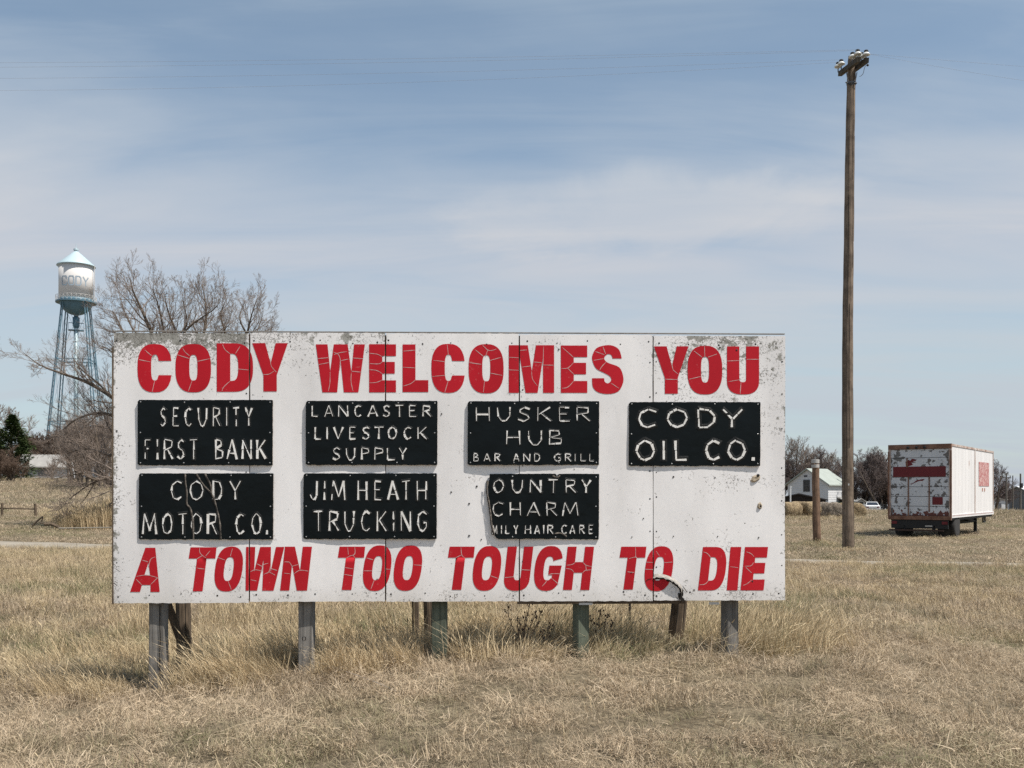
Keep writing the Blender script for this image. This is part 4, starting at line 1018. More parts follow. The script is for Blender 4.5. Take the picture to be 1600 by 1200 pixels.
# ------------------------------------------------------------------ water tower
ZT = 170.0; k = F / ZT
tb = GP(119, ZT); TA = math.atan2(-tb.x, tb.y); tw = thing('water_tower', 'white water tower with pale blue cone roof and blue legs above the trees', 'water tower', tb, TA)
M_tank = simple('tank_white', (.66, .63, .60), .85, .03, .6, stretch=(1, 1, .3), bstr=0)
M_tblue = simple('tower_pale_blue', (.46, .57, .60), .5, .12, .5, bstr=0)
M_tdb = simple('tower_blue', (.11, .205, .26), .5, .25, 1.2, bstr=0)
def zt(py): return EYE + (HY - py) / F * ZT - tb.z
def RR(w): return w / 2 / k * .935
mb = MB(); mb.smooth = True; mb.lathe([(RR(54), zt(468)), (RR(54), zt(414))], sides=48); tank = mb.build('tank', M_tank, tw)
mb = MB(); mb.smooth = True; mb.lathe([(RR(61), zt(416.5)), (RR(60), zt(415)), (RR(10), zt(394.5)), (RR(4), zt(392))], sides=40); rf = mb.build('roof', M_tblue, tw)
mb = MB(); mb.lathe([(.15, zt(393)), (.42, zt(391.5)), (.42, zt(389)), (.15, zt(388)), (.05, zt(387.5)), (.04, zt(381))], sides=12); mb.build('finial', M_tblue, tw)
mb = MB(); mb.smooth = True; mb.lathe([(RR(54) * math.cos(t), zt(468) - RR(54) * .98 * math.sin(t)) for t in [i * math.pi / 2 / 12 for i in range(12)]] + [(RR(7), zt(497))], sides=40); mb.build('bowl', M_tdb, tw)
mb = MB(); mb.lathe([(RR(54), zt(474)), (RR(64), zt(474)), (RR(64), zt(472)), (RR(54), zt(472))], sides=40); bal = mb.build('balcony', M_tdb, tw)
m2 = MB(); n = 28; rb = RR(63)
for i in range(n):
    t0 = 2 * math.pi * i / n; t1 = 2 * math.pi * (i + 1) / n
    a = (rb * math.cos(t0), rb * math.sin(t0)); b = (rb * math.cos(t1), rb * math.sin(t1))
    m2.bar((*a, zt(472)), (*a, zt(463.5)), .035, .035, (0, 1, 0)); m2.bar((*a, zt(463.5)), (*b, zt(463.5)), .045, .045); m2.bar((*a, zt(472)), (*b, zt(464)), .02, .02); m2.bar((*b, zt(472)), (*a, zt(464)), .02, .02)
tag(m2.build('railing', M_tank, bal), kind='stuff')
# riser
mb = MB(); mb.smooth = True; mb.lathe([(RR(7.5), zt(500)), (RR(7.5), .0)], sides=14); rs = mb.build('riser_pipe', M_tblue, tw)
mb = MB(); mb.smooth = True; mb.lathe([(RR(11), zt(496)), (RR(11), zt(509)), (RR(7.6), zt(513))], sides=14); mb.build('riser_collar', M_tdb, tw)
mb = MB(); mb.box(-RR(24), RR(24), -.5, .5, zt(517), zt(515.5)); mb.box(-RR(24), -RR(23), -.5, -.45, zt(515), zt(505)); mb.box(RR(23), RR(24), -.5, -.45, zt(515), zt(505)); mb.box(-RR(24), RR(24), -.5, -.46, zt(506), zt(505)); mb.build('walkway', M_tdb, tw)
# four legs; top and foot radius, plan angles from the photo
rt = RR(50); gz = 0.0
def legpt(ang, py):
    zz = zt(py); ztop = zt(474); t = (ztop - zz) / ztop
    r = rt + (rt * 1.45) * t
    return Vector((math.sin(ang) * r, -math.cos(ang) * r, zz))
A0 = [math.radians(d) for d in (-56, 34, 124, 214)]
ft = HY - (tb.z - EYE) / ZT * F + 3
for i, a in enumerate(A0):
    top = legpt(a, 474); bot = legpt(a, ft); tan = Vector((math.cos(a), math.sin(a), 0)) * .22
    mb = MB(); mb.bar(top + tan, bot + tan * 1.3, .13, .16, (math.sin(a), -math.cos(a), 0)); mb.bar(top - tan, bot - tan * 1.3, .13, .16, (math.sin(a), -math.cos(a), 0)); lg = mb.build('leg', M_tdb, tw)
    m2 = MB(); n = 34
    for j in range(n):
        p = top.lerp(bot, j / n); q = top.lerp(bot, (j + 1) / n); s_ = 1 if j % 2 else -1; m2.bar(p + tan * s_, q - tan * s_, .03, .03)
    tag(m2.build('lacing', M_tdb, lg), kind='stuff')
for py in (566, 663):
    for i in range(4):
        a, b = legpt(A0[i], py), legpt(A0[(i + 1) % 4], py)
        mb = MB(); mb.bar(a + Vector((0, 0, .25)), b + Vector((0, 0, .25)), .12, .14); mb.bar(a - Vector((0, 0, .25)), b - Vector((0, 0, .25)), .08, .10); mb.build('strut', M_tdb, tw)
for lo, hi in ((476, 566), (566, 663), (663, 745)):
    for i in range(4):
        mb = MB(); mb.tube([legpt(A0[i], hi), legpt(A0[(i + 1) % 4], lo)], .022, 4); mb.tube([legpt(A0[i], lo), legpt(A0[(i + 1) % 4], hi)], .022, 4); mb.build('tie_rod', M_tdb, tw)
mb = MB(); mb.tube([(RR(54) + .12, -1.0, zt(470)), (RR(54) + .12, -1.0, zt(415))], .05, 4); mb.tube([(RR(54) + .12, -1.5, zt(470)), (RR(54) + .12, -1.5, zt(415))], .05, 4); mb.build('ladder', M_tank, tw)
M_tlet = simple('tower_lettering', (.33, .40, .46), .6, .15, 2, bstr=0)
SFB = {'C': [[(1, .78), (.85, 1), (.15, 1), (0, .85), (0, .15), (.15, 0), (.85, 0), (1, .22)]], 'O': [[(0, .15), (0, .85), (.15, 1), (.85, 1), (1, .85), (1, .15), (.85, 0), (.15, 0), (0, .15)]],
       'D': [[(0, 0), (0, 1), (.75, 1), (1, .82), (1, .18), (.75, 0), (0, 0)]], 'Y': [[(0, 1), (.5, .5)], [(1, 1), (.5, .5)], [(.5, .55), (.5, 0)]]}
def tank_letter(ch, x0, x1, y0, y1):
    mb = MB(); R = RR(54) + .03
    def q(px, py): dx = (px - 120.2) / k * .935; t = math.asin(max(-.99, min(.99, dx / R))); return Vector((R * math.sin(t), -R * math.cos(t), zt(py)))
    for st in SFB[ch]:
        L = [(x0 + x * (x1 - x0), y1 - y * (y1 - y0)) for x, y in st]
        for i in range(len(L) - 1):
            a, b = q(*L[i]), q(*L[i + 1]); d = (b - a).normalized(); nrm = Vector((a.x, a.y, 0)).normalized(); s_ = d.cross(nrm).normalized() * .095
            a2, b2 = a - d * .06, b + d * .06
            mb.add([a2 - s_, b2 - s_, b2 + s_, a2 + s_], [(0, 1, 2, 3)])
    mb.build('letter', M_tlet, tank, label='pale blue grey letter ' + ch)
for ch, x0, x1 in (('C', 99, 106), ('O', 109, 116.5), ('D', 120, 127.5), ('Y', 131, 138.5)): tank_letter(ch, x0, x1, 436.5, 450)

# ------------------------------------------------------------------ buildings
M_hw = simple('house_white', (.66, .66, .66), .7, .10, .8, bstr=0)
M_hroof = simple('pale_green_roof', (.36, .39, .35), .8, .15, 1)
M_glass = simple('dark_glass', (.03, .035, .045), .15, .3, 2, bstr=0, spec=.7)
M_trim = simple('window_trim', (.10, .10, .11), .6, .2, 4)
M_groof = simple('weathered_grey_roof', (.35, .335, .31), .9, .2, 1.2)
M_dkroof = simple('dark_shed_roof', (.045, .04, .038), .9, .3, 1)
def clap(mb, x0, x1, y, z0, z1, n): pass
def gable_house(name, label, loc, ang, Wd_, Ln, hw, hr, wallm, roofm, eave=.35, cat='house', boards=True):
    """gable end at local y = 0 facing -y; ridge runs along +y"""
    t = thing(name, label, cat, loc, ang); h = Wd_ / 2
    mb = MB(); mb.prism([(-h, 0), (h, 0), (h, hw), (0, hr), (-h, hw)], 0, Ln); w = mb.build('wall', wallm, t)
    if boards:
        m2 = MB(); n = int(hr / .3)
        for i in range(n):
            z0 = i * .3; 
            half = h if z0 < hw else h * max(0, 1 - (z0 + .02 - hw) / (hr - hw))
            if half > .1: m2.box(-half, half, -.02, 0, z0, z0 + .03)
            if z0 < hw: m2.box(h, h + .02, 0, Ln, z0, z0 + .03)
        tag(m2.build('siding_laps', wallm, w), kind='stuff')
    sl = (hr - hw) / h
    mb = MB(); T = .14
    for s in (-1, 1):
        xo = s * (h + eave); zo = hw - sl * eave
        mb.prism([(0, hr + .02), (xo, zo + .02), (xo, zo + .02 + T), (0, hr + T + .02)], -eave, Ln + eave)
    r = mb.build('roof', roofm, t)
    return t, w, r
def window(parent, x, z_, w, h, y=-.001, depth=.05, axis='y'):
    def bx(mb, a, b, c, d, e, f):
        mb.box(a, b, c, d, e, f) if axis == 'y' else mb.box(-d + 0, -c + 0, a, b, e, f)
    mb = MB()
    for a, b, e, f in ((x - w / 2 - .09, x + w / 2 + .09, z_ + h / 2, z_ + h / 2 + .10), (x - w / 2 - .09, x + w / 2 + .09, z_ - h / 2 - .10, z_ - h / 2),
                       (x - w / 2 - .09, x - w / 2, z_ - h / 2, z_ + h / 2), (x + w / 2, x + w / 2 + .09, z_ - h / 2, z_ + h / 2), (x - w / 2, x + w / 2, z_ - .03, z_ + .03)):
        mb.box(a, b, y - depth, y, e, f)
    f_ = mb.build('window', M_trim, parent); m2 = MB(); m2.box(x - w / 2, x + w / 2, y - .02, y - .004, z_ - h / 2, z_ + h / 2); m2.build('pane', M_glass, f_)
# white house, its shaded gable towards the viewer's left
Zh = 132.0; kh = F / Zh
c = P(1262, 800, Zh); aH = -math.radians(46)
t, w, r = gable_house('white_house', 'white two-storey gabled house with a pale green roof behind the hay bales', (c.x, c.y, -1.3), aH, 5.9, 4.9, 4.1, 6.05, M_hw, M_hroof, .35)
window(t, -.15, 3.9, .80, 1.4); 
mb = MB(); mb.box(-.55, -.05, -.03, -.001, 5.05, 5.30); mb.build('attic_vent', M_trim, t)
window(t, 1.6, 1.2, .7, 1.2)
mb = MB(); mb.prism([(2.96, 2.3), (4.4, 1.75), (4.4, 1.87), (2.96, 2.45)], 2.2, 5.2); mb.build('porch_roof', M_groof, t)
mb = MB(); mb.box(4.25, 4.35, 2.3, 2.4, 0, 1.76); mb.build('porch_post', M_hw, t)
mb = MB(); mb.box(4.25, 4.35, 5.0, 5.1, 0, 1.76); mb.build('porch_post', M_hw, t)
mb = MB(); mb.box(2.96, 4.4, 2.25, 5.15, 1.60, 1.74); mb.build('porch_beam', simple('green_trim', (.06, .12, .08), .7, .2, 4), t)
# dark low shed before it
c = P(1248, 800, 121); t, w, r = gable_house('dark_shed', 'low dark open shed with a shallow black roof in front of the white house', (c.x, c.y, -.9), -math.radians(18), 6.2, 4, 1.65, 2.35, simple('dark_boards', (.03, .022, .018), .9, .3, 3), M_dkroof, .3, 'shed')
c = P(1226 + 9, 780, 119); t = thing('white_pipe', 'white upright vent pipe left of the dark shed', 'pipe', (c.x, c.y, -.85)); mb = MB(); mb.lathe([(.09, 0), (.09, 3.1), (.12, 3.12), (.12, 3.3)], sides=8); mb.build('tube', M_hw, t)
# far grey barn at the right edge
c = P(1590, 800, 175); t, w, r = gable_house('grey_barn', 'wide grey gabled barn with a white roof edge at the right edge', (c.x, c.y, -1.9), -math.radians(62), 13, 16, 1.9, 4.6, simple('grey_boards', (.20, .20, .20), .9, .2, 2), simple('white_metal_roof', (.66, .66, .66), .5, .1, 1), .4, 'barn', False)
mb = MB(); mb.box(-4.6, -1.6, -.04, 0, .2, 1.6); mb.build('white_door', M_hw, t)
c = P(1551, 800, 160); t = thing('small_white_shed', 'small white shed half hidden behind the right end of the trailer', 'shed', (c.x, c.y, -1.6)); mb = MB(); mb.prism([(-2.2, 0), (2.2, 0), (2.2, 2.1), (-2.2, 2.7)], 0, 3); mb.build('wall', M_hw, t); mb = MB(); mb.prism([(-2.4, 2.74), (2.4, 2.09), (2.4, 2.2), (-2.4, 2.86)], -.2, 3.2); mb.build('roof', M_groof, t)
mb = MB(); mb.box(.4, 1.4, -.05, 0, 0, 1.6); mb.build('door', M_trim, t)
# sheds on the hill, left
ZS = 118.0
c = GP(74, ZS, -.1); t, w, r = gable_house('white_shed', 'low white shed with a long pale grey roof on the hill behind the bare branches', (c.x + 2.9, c.y, c.z), math.radians(90 + 6), 3.6, 5.6, 1.75, 3.0, simple('shed_white', (.62, .63, .64), .8, .12, .8, bstr=0), M_groof, .35, 'shed', False)
t.location = (c.x + 2.75, c.y + 1, c.z)
mb = MB(); mb.box(-1.83, -1.78, 2.2, 3.5, .15, 1.55); mb.build('door', simple('shed_door', (.32, .31, .30), .8, .2, 3), t)
c = GP(140, 124, -.1); t, w, r = gable_house('white_outbuilding', 'white outbuilding with a grey roof near the left edge of the billboard', (c.x, c.y, c.z), math.radians(-24), 4.6, 6, 2.3, 4.1, M_hw, M_groof, .4, 'shed', False)
window(t, 1.2, 1.3, .6, .9)
c = GP(172, 121, -.1); t, w, r = gable_house('small_hut', 'small white hut with a red brown roof beside the billboard edge', (c.x, c.y, c.z), math.radians(-10), 2.6, 3, 2.3, 3.6, M_hw, simple('brown_roof', (.20, .12, .10), .9, .2, 2), .25, 'shed', False)
window(t, .1, 1.5, .6, .8)

# ------------------------------------------------------------------ small things in the field
# parked car seen from behind
c = P(1361, 803, 125); gz = float(ground(c.x, c.y)) ; car = thing('parked_car', 'small white car seen from behind, parked beyond the field', 'car', (c.x, c.y, gz), math.radians(-14))
def loft(mb, secs):
    n = len(secs[0]); vs = [p for s in secs for p in s]
    mb.add(vs, [(j * n + i, j * n + (i + 1) % n, (j + 1) * n + (i + 1) % n, (j + 1) * n + i) for j in range(len(secs) - 1) for i in range(n)] + [tuple(range(n))[::-1], tuple((len(secs) - 1) * n + i for i in range(n))])
def csec(y, hw_, z0, z1): return [(-hw_, y, z0), (hw_, y, z0), (hw_ + .03, y, (z0 + z1) / 2), (hw_ - .04, y, z1), (-hw_ + .04, y, z1), (-hw_ - .03, y, (z0 + z1) / 2)]
M_car = simple('car_white', (.74, .74, .73), .3, .04, 1, bstr=0, spec=.5)
mb = MB(); mb.smooth = False; loft(mb, [csec(-2.2, .80, .42, .86), csec(-2.1, .86, .32, .95), csec(-1.2, .88, .28, .98), csec(1.0, .88, .28, .96), csec(2.0, .84, .30, .82), csec(2.25, .74, .40, .68)]); mb.build('body', M_car, car)
mb = MB(); mb.add([(-.80, -1.75, .94), (.80, -1.75, .94), (.78, 1.0, .94), (-.78, 1.0, .94), (-.60, -1.05, 1.38), (.60, -1.05, 1.38), (.58, .25, 1.38), (-.58, .25, 1.38)], [(4, 5, 6, 7), (0, 1, 5, 4), (1, 2, 6, 5), (2, 3, 7, 6), (3, 0, 4, 7)]); mb.build('cabin', M_car, car)
mb = MB(); mb.add([(-.70, -1.70, 1.0), (.70, -1.70, 1.0), (.56, -1.14, 1.34), (-.56, -1.14, 1.34)], [(0, 1, 2, 3)]); mb.build('rear_window', M_glass, car)
for s in (-1, 1):
    mb = MB(); mb.add([(s * .805, -1.3, 1.0), (s * .80, .6, 1.0), (s * .625, .15, 1.33), (s * .635, -.95, 1.33)], [(0, 1, 2, 3)]); mb.build('side_window', M_glass, car)
    mb = MB(); mb.box(*sorted((s * .50, s * .78)), -2.235, -2.19, .68, .80); mb.build('tail_light', M_tred, car)
    for y in (-1.35, 1.4):
        mb = MB(); mb.lathe([(.18, 0), (.31, .01), (.32, .1), (.31, .2), (.18, .21)], (s * .80 - .105, y, .31), 16, 'x'); mb.build('wheel', M_tire, car)
mb = MB(); mb.box(-.80, .80, -2.27, -2.18, .40, .56); mb.build('bumper', M_car, car)
mb = MB(); mb.box(-.62, .62, -2.225, -2.16, .60, .68); mb.build('trim_strip', M_trim, car)
# nesting-box like feeder on its post
c = P(1344, 800, 78); gz = float(ground(c.x, c.y)); t = thing('bird_house', 'small pale bird house with a pitched roof on a dark post near the car', 'bird house', (c.x, c.y, gz))
mb = MB(); mb.box(-.09, .09, -.09, .09, -.1, 1.35); mb.build('post', M_dkroof, t)
hz = EYE + (HY - 788.5) / F * 78 - gz; mb = MB(); mb.prism([(-.32, hz), (.32, hz), (.32, hz + .22), (0, hz + .40), (-.32, hz + .22)], -.25, .25); bh = mb.build('box', M_groof, t)
mb = MB(); mb.prism([(-.40, hz + .20), (0, hz + .44), (.40, hz + .20), (.40, hz + .26), (0, hz + .50), (-.40, hz + .26)], -.32, .32); mb.build('roof', M_groof, t)
mb = MB(); mb.box(-.14, .14, -.262, -.251, hz + .05, hz + .2); mb.build('opening', M_hole, bh)
mb = MB(); mb.box(-.36, .36, -.34, .34, hz - .06, hz); mb.build('shelf', M_hw, t)
# hay bales
M_hay = simple('hay', (.42, .32, .19), 1, .45, 5, c2=(.15, .105, .06), bstr=1, bdist=.10, stretch=(1, 1, .5))
M_hay2 = simple('grey_hay', (.36, .30, .23), 1, .45, 5, c2=(.12, .095, .075), bstr=1, bdist=.10, stretch=(1, 1, .5))
def bale(loc, ang, r, w, label, mat, seed):
    t = thing('hay_bale', label, 'hay bale', loc, ang, 'round hay bales at the far side of the field')
    rr_ = random.Random(seed); mb = MB(); mb.smooth = True; n = 26; secs = []; vs = []
    prof = [(.0, -w / 2 - .02), (.5, -w / 2 - .03), (.88, -w / 2), (1.0, -w / 2 + .09), (1.03, -w / 4), (1.02, 0), (1.03, w / 4), (1, w / 2 - .09), (.88, w / 2), (.5, w / 2 + .03), (0, w / 2 + .02)]
    for q, x in prof:
        for i in range(n):
            a = 2 * math.pi * i / n; k_ = q * r * (1 + rr_.uniform(-.035, .035)); zz = max(.0, r * .93 + k_ * math.sin(a) * .95)
            vs.append((x + rr_.uniform(-.02, .02), k_ * math.cos(a) * 1.04, zz))
    mb.add(vs, [(j * n + i, j * n + (i + 1) % n, (j + 1) * n + (i + 1) % n, (j + 1) * n + i) for j in range(len(prof) - 1) for i in range(n)]); b = mb.build('bale', mat, t)
    m2 = MB()
    for i in range(420):       # loose stalks
        a = rr_.uniform(0, 6.283); q = 1 if rr_.random() < .6 else math.sqrt(rr_.random()); x = rr_.uniform(-w / 2, w / 2) if q == 1 else rr_.choice((-1, 1)) * w / 2
        p = Vector((x, q * r * math.cos(a) * 1.05, r * .93 + q * r * math.sin(a) * .96)); 
        d = Vector((rr_.uniform(-.6, .6) if q == 1 else math.copysign(.7, x), math.cos(a) * .5 + rr_.uniform(-.4, .4), math.sin(a) * .4 - .45)).normalized() * rr_.uniform(.10, .28)
        s_ = Vector((rr_.uniform(-1, 1), rr_.uniform(-1, 1), rr_.uniform(-1, 1))).normalized() * .012
        m2.add([p - s_, p + s_, p + d], [(0, 1, 2)])
    tag(m2.build('loose_straw', mat, t), kind='stuff')
bl = [(1236, 66.0, 12, M_hay, 'golden round bale nearest the billboard edge'), (1250, 66.8, -20, M_hay, 'second golden bale from the billboard, bulging top'), (1265, 66.3, 30, M_hay, 'golden bale just left of the banded short post'),
      (1288, 66.6, 75, M_hay2, 'greyish bale just right of the banded short post'), (1303, 66.4, 80, M_hay2, 'grey brown bale in the middle of the right group'), (1316.5, 66.9, 60, M_hay, 'golden bale just left of the utility pole'), (1337, 67.5, 85, M_hay, 'golden bale just right of the utility pole')]
for i, (px, Z, an, mt, lb) in enumerate(bl): bale(GP(px, Z, -.03), math.radians(an), .56, 1.15, lb, mt, i)
# far service poles at the right edge
def tpole(px, Z, top_py, r, label, arm_=None, box=False):
    c = GP(px, Z, -.2); c.z = min(c.z, -1.4); top = P(px, top_py, Z); t = thing('service_pole', label, 'pole', c, 0, 'distant service poles at the right edge')
    mb = MB(); mb.tube([c, c.lerp(top, .5), top], [r, r * .85, r * .7], 8); mb.build('shaft', simple('far_pole_wood', (.16, .14, .12), .9, .3, 4), t, world=True)
    if arm_:
        for y, w_ in arm_:
            mb = MB(); mb.bar(P(px - w_, y, Z), P(px + w_, y, Z), .12, .14); cr_ = mb.build('crossarm', M_arm, t, world=True)
            for s_ in (-1, 1): m3 = MB(); q = P(px + s_ * w_ * .85, y - 1.2, Z); m3.lathe([(.06, 0), (.08, .1), (.04, .22)], q, 8); m3.build('insulator', M_arm, cr_, world=True)
    if box: mb = MB(); q = P(px + 1.2, 759, Z); mb.lathe([(.22, -.3), (.24, 0), (.22, .35)], q, 10); mb.build('transformer', M_cap, t, world=True)
tpole(1572.5, 140, 739, .15, 'distant pole with two cross-arms, leftmost of the three', [(740.5, 2.8), (746.5, 7)]); tpole(1582.5, 150, 743, .11, 'distant bare thin pole, middle of the three'); tpole(1594.5, 135, 740, .15, 'distant pole with a dark transformer, rightmost of the three', None, True)
# rail fence piece on the hillside
c = GP(30, 49); t = thing('fence_section', 'short dark rail fence section on the slope at the left edge', 'fence', c)
for px, py0, py1 in ((3, 786, 812), (56, 787, 802)):
    Zf = 49; a = P(px, py1, Zf); b = P(px + (.5 if px < 10 else -1), py0, Zf); mb = MB(); a.z = float(ground(a.x, a.y)) - .1; mb.tube([a, b], .065, 8); mb.build('post', M_brown, t, world=True)
mb = MB(); mb.tube([P(-40, 795, 49), P(3, 794, 49), P(56, 795.5, 49)], .035, 6); mb.build('rail', M_brown, t, world=True)
# fallen branches and the pale fallen rail
def fallen(label, pts, Z, r, mat, name='fallen_branch'):
    q = [P(x, y, Z) for x, y in pts]; t = thing(name, label, 'branch', q[0])
    mb = MB(); mb.tube([p for p in q], [r * (1 - .5 * i / len(q)) for i in range(len(q))], 6); mb.build('limb', mat, t, world=True); return t
fallen('forked dead branch lying on the slope below the fence section', [(48, 825), (58, 814), (67, 807), (66, 812), (63, 817), (74, 819)], 40, .04, M_brown)
fallen('dark dead log left of the tall golden grass', [(70, 819), (82, 819), (88, 822), (95, 826)], 38.5, .08, M_brown)
fallen('long pale fallen rail at the foot of the golden grass', [(92, 825.5), (120, 825), (178, 824)], 38.3, .035, simple('pale_rail', (.30, .27, .22), .9, .3, 8), 'fallen_rail')
# loose wire lying in the grass by the second post
q = [Vector((x, y, float(ground(x, y)) + dz)) for x, y, dz in ((-1.80, 8.95, .12), (-1.62, 8.80, .10), (-1.45, 8.60, .07), (-1.25, 8.30, .06), (-1.05, 8.0, .05), (-.9, 7.75, .04))]
t = thing('loose_wire', 'loose pale wire lying in the grass at the second post', 'wire', q[0]); mb = MB(); mb.tube(crom3(q) if 'crom3' in globals() else q, .004, 5); mb.build('strand', simple('rusty_wire', (.42, .36, .30), .7, .3, 20), t, world=True)
# low wire fence / hedge line behind the car
t = thing('wire_fence', 'low grey wire fence running behind the small white car', 'fence', GP(1360, 131))
m, N, p, o = new_mat('fence_mesh_wire'); N.put(p.inputs['Base Color'], (.13, .125, .12, 1)); p.inputs['Roughness'].default_value = .7
mb = MB()
for i in range(64):
    x = 1326 + i * 1.7; a = P(x, 800, 131); mb.bar(Vector((a.x, a.y, -1.0)), Vector((a.x, a.y, .12)), .02, .02, (0, 1, 0))
for h in (.12, -.1, -.35, -.6): mb.bar(Vector((P(1326, 800, 131).x, 131, h)), Vector((P(1434, 800, 131).x, 131, h)), .02, .02)
tag(mb.build('wire_mesh', m, t, world=True), kind='stuff')
for i in range(7):
    a = P(1326 + i * 18, 800, 131); mb = MB(); mb.tube([(a.x, a.y, -1.2), (a.x, a.y, .2)], .05, 6); mb.build('post', M_steel, t, world=True)
# ------------------------------------------------------------------ trees
def bark(name, c, c2):
    return simple(name, c, .95, .4, 9, c2=c2, bstr=.6, bdist=.02, spec=.15)
M_bark = bark('bark_grey_brown', (.17, .135, .105), (.07, .055, .043)); M_twig = bark('twig_brown', (.30, .245, .205), (.18, .14, .115))
M_twig2 = bark('twig_purplish', (.17, .135, .125), (.10, .078, .07)); M_twig3 = bark('twig_reddish', (.165, .115, .085), (.10, .07, .052))
def grow(mb, p, d, L, r, lvl, R, up=.12, spread=.75, kids=5, minr=.004, wander=.16, fat=1.0):
    n = 4 if lvl > 1 else (3 if lvl == 1 else 2); pts = [p]; rads = [r]; q = p.copy(); dd = d.normalized()
    for i in range(n):
        dd = (dd + Vector((R.gauss(0, wander), R.gauss(0, wander), R.gauss(0, wander) + up))).normalized()
        q = q + dd * (L / n); pts.append(q.copy()); rads.append(max(minr * .55, r * (1 - .68 * (i + 1) / n)))
    mb.tube(pts, rads, 6 if lvl > 2 else (4 if lvl > 1 else 3), caps=False)
    if lvl <= 0: return
    m = kids + (R.randint(0, 2) if lvl > 1 else R.randint(-1, 1))
    for k in range(m):
        t = .22 + .78 * (k + R.random()) / m; f = min(t * n, n - 1e-4); i = int(f); a = pts[i].lerp(pts[i + 1], f - i)
        ax = (pts[i + 1] - pts[i]).normalized(); s_ = ax.orthogonal().normalized(); s_.rotate(Matrix.Rotation(R.uniform(0, 6.283), 3, ax))
        nd = (ax * 1.0 + s_ * R.uniform(.55, 1.1) * spread).normalized()
        grow(mb, a, nd, L * R.uniform(.38, .62) * (1.15 - .45 * t), max(minr, rads[i] * .55), lvl - 1, R, up, spread, kids, minr, wander, fat)
def limb_tree(name, label, Z, limbs, seed, trunk_n=1, twig=M_twig, minr=.0062, kids=6, lens=1.0, group=None, up=.10, lvl=3, extra=None):
    """limbs: pixel polylines that the big limbs follow at distance Z; each carries its own twigs"""
    R = random.Random(seed); x0, y0 = limbs[0][0][0]; base = P(x0, y0, Z); base.z = float(ground(base.x, base.y)) - .1
    t = thing(name, label, 'tree', base, 0, group); big = MB(); big.smooth = True; tw_ = MB()
    for li, (pts, r0, r1) in enumerate(limbs):
        pts = [(x, y + max(0, 530 - y) * .25) for x, y in pts]
        q = crom(pts, 4); n = len(q); dz = 0; lean = R.uniform(-1.0, 1.0) * .35; P3 = []
        for i, (x, y) in enumerate(q):
            f = i / (n - 1); zz = Z + lean * f * 4 + R.gauss(0, .05) * f; P3.append(P(x, y, zz))
        if li < trunk_n: P3[0].z = min(P3[0].z, base.z)
        rd = [(r0 + (r1 - r0) * (i / (n - 1)) ** .8) for i in range(n)]
        big.tube(P3, rd, 8)
        Ltot = sum((P3[i + 1] - P3[i]).length for i in range(n - 1)); m = int(Ltot * (2.6 if extra is None else extra))
        for k in range(m):
            tt = (.12 if li >= trunk_n else .45) + (.86 if li >= trunk_n else .53) * (k + R.random()) / m; f = min(tt * (n - 1), n - 1.001); i = int(f); a = P3[i].lerp(P3[i + 1], f - i)
            ax = (P3[i + 1] - P3[i]).normalized(); s_ = ax.orthogonal().normalized(); s_.rotate(Matrix.Rotation(R.uniform(0, 6.283), 3, ax))
            nd = (ax + s_ * R.uniform(.5, 1.1)).normalized(); grow(tw_, a, nd, lens * R.uniform(.8, 1.9) * (1.25 - .6 * tt), max(minr * 1.5, rd[i] * .42), lvl - 1 if tt < .9 else lvl - 1, R, up, .8, kids, minr)
    big.build('trunk', M_bark, t, world=True); tw_.build('crown', twig, t, world=True)
    return t
# the big bare tree behind the left end of the billboard
limb_tree('bare_tree', 'big bare tree with many leaders rising behind the left end of the billboard', 40.0, [
    ([(262, 838), (260, 760), (262, 690), (258, 640)], .26, .19),
    ([(260, 690), (250, 600), (243, 540), (225, 480), (208, 430), (203, 402)], .15, .012),
    ([(250, 600), (258, 540), (254, 500), (245, 450), (238, 425)], .09, .010),
    ([(262, 650), (272, 580), (276, 525), (262, 470), (258, 440)], .11, .010),
    ([(262, 640), (300, 580), (318, 520), (322, 470), (316, 415)], .13, .011),
    ([(300, 580), (285, 530), (300, 500), (332, 470), (345, 450)], .07, .008),
    ([(255, 640), (222, 560), (195, 520), (180, 480), (172, 470)], .09, .008),
    ([(258, 660), (215, 610), (190, 565), (168, 545), (155, 540)], .08, .008),
    ([(262, 700), (215, 655), (177, 622), (135, 597), (95, 583), (62, 570), (38, 552)], .13, .012),
    ([(177, 622), (150, 596), (125, 575), (112, 555)], .05, .007),
    ([(262, 710), (220, 672), (178, 650), (150, 646), (120, 655), (98, 672), (82, 690)], .10, .012),
    ([(262, 720), (215, 705), (178, 712), (150, 704), (125, 702), (100, 712)], .09, .010),
    ([(262, 750), (215, 742), (178, 745), (150, 750), (128, 740), (112, 742), (85, 748)], .10, .008),
    ([(215, 745), (178, 746), (150, 752), (128, 765), (108, 780), (96, 795)], .06, .006),
    ([(262, 770), (210, 770), (185, 780), (162, 797)], .11, .05),
    ([(150, 750), (140, 768), (133, 779), (125, 787)], .035, .006),
    ([(215, 700), (190, 690), (170, 668), (160, 640), (150, 620)], .05, .006),
    ([(262, 660), (285, 610), (300, 590), (330, 555), (345, 520), (362, 495)], .08, .008),
    ([(243, 540), (215, 520), (200, 490), (190, 455), (185, 430)], .05, .007),
    ([(276, 525), (292, 500), (288, 465), (285, 435)], .05, .007),
    ], 5, 1, M_twig, .0040, 4, .98, lvl=4, extra=3.4)
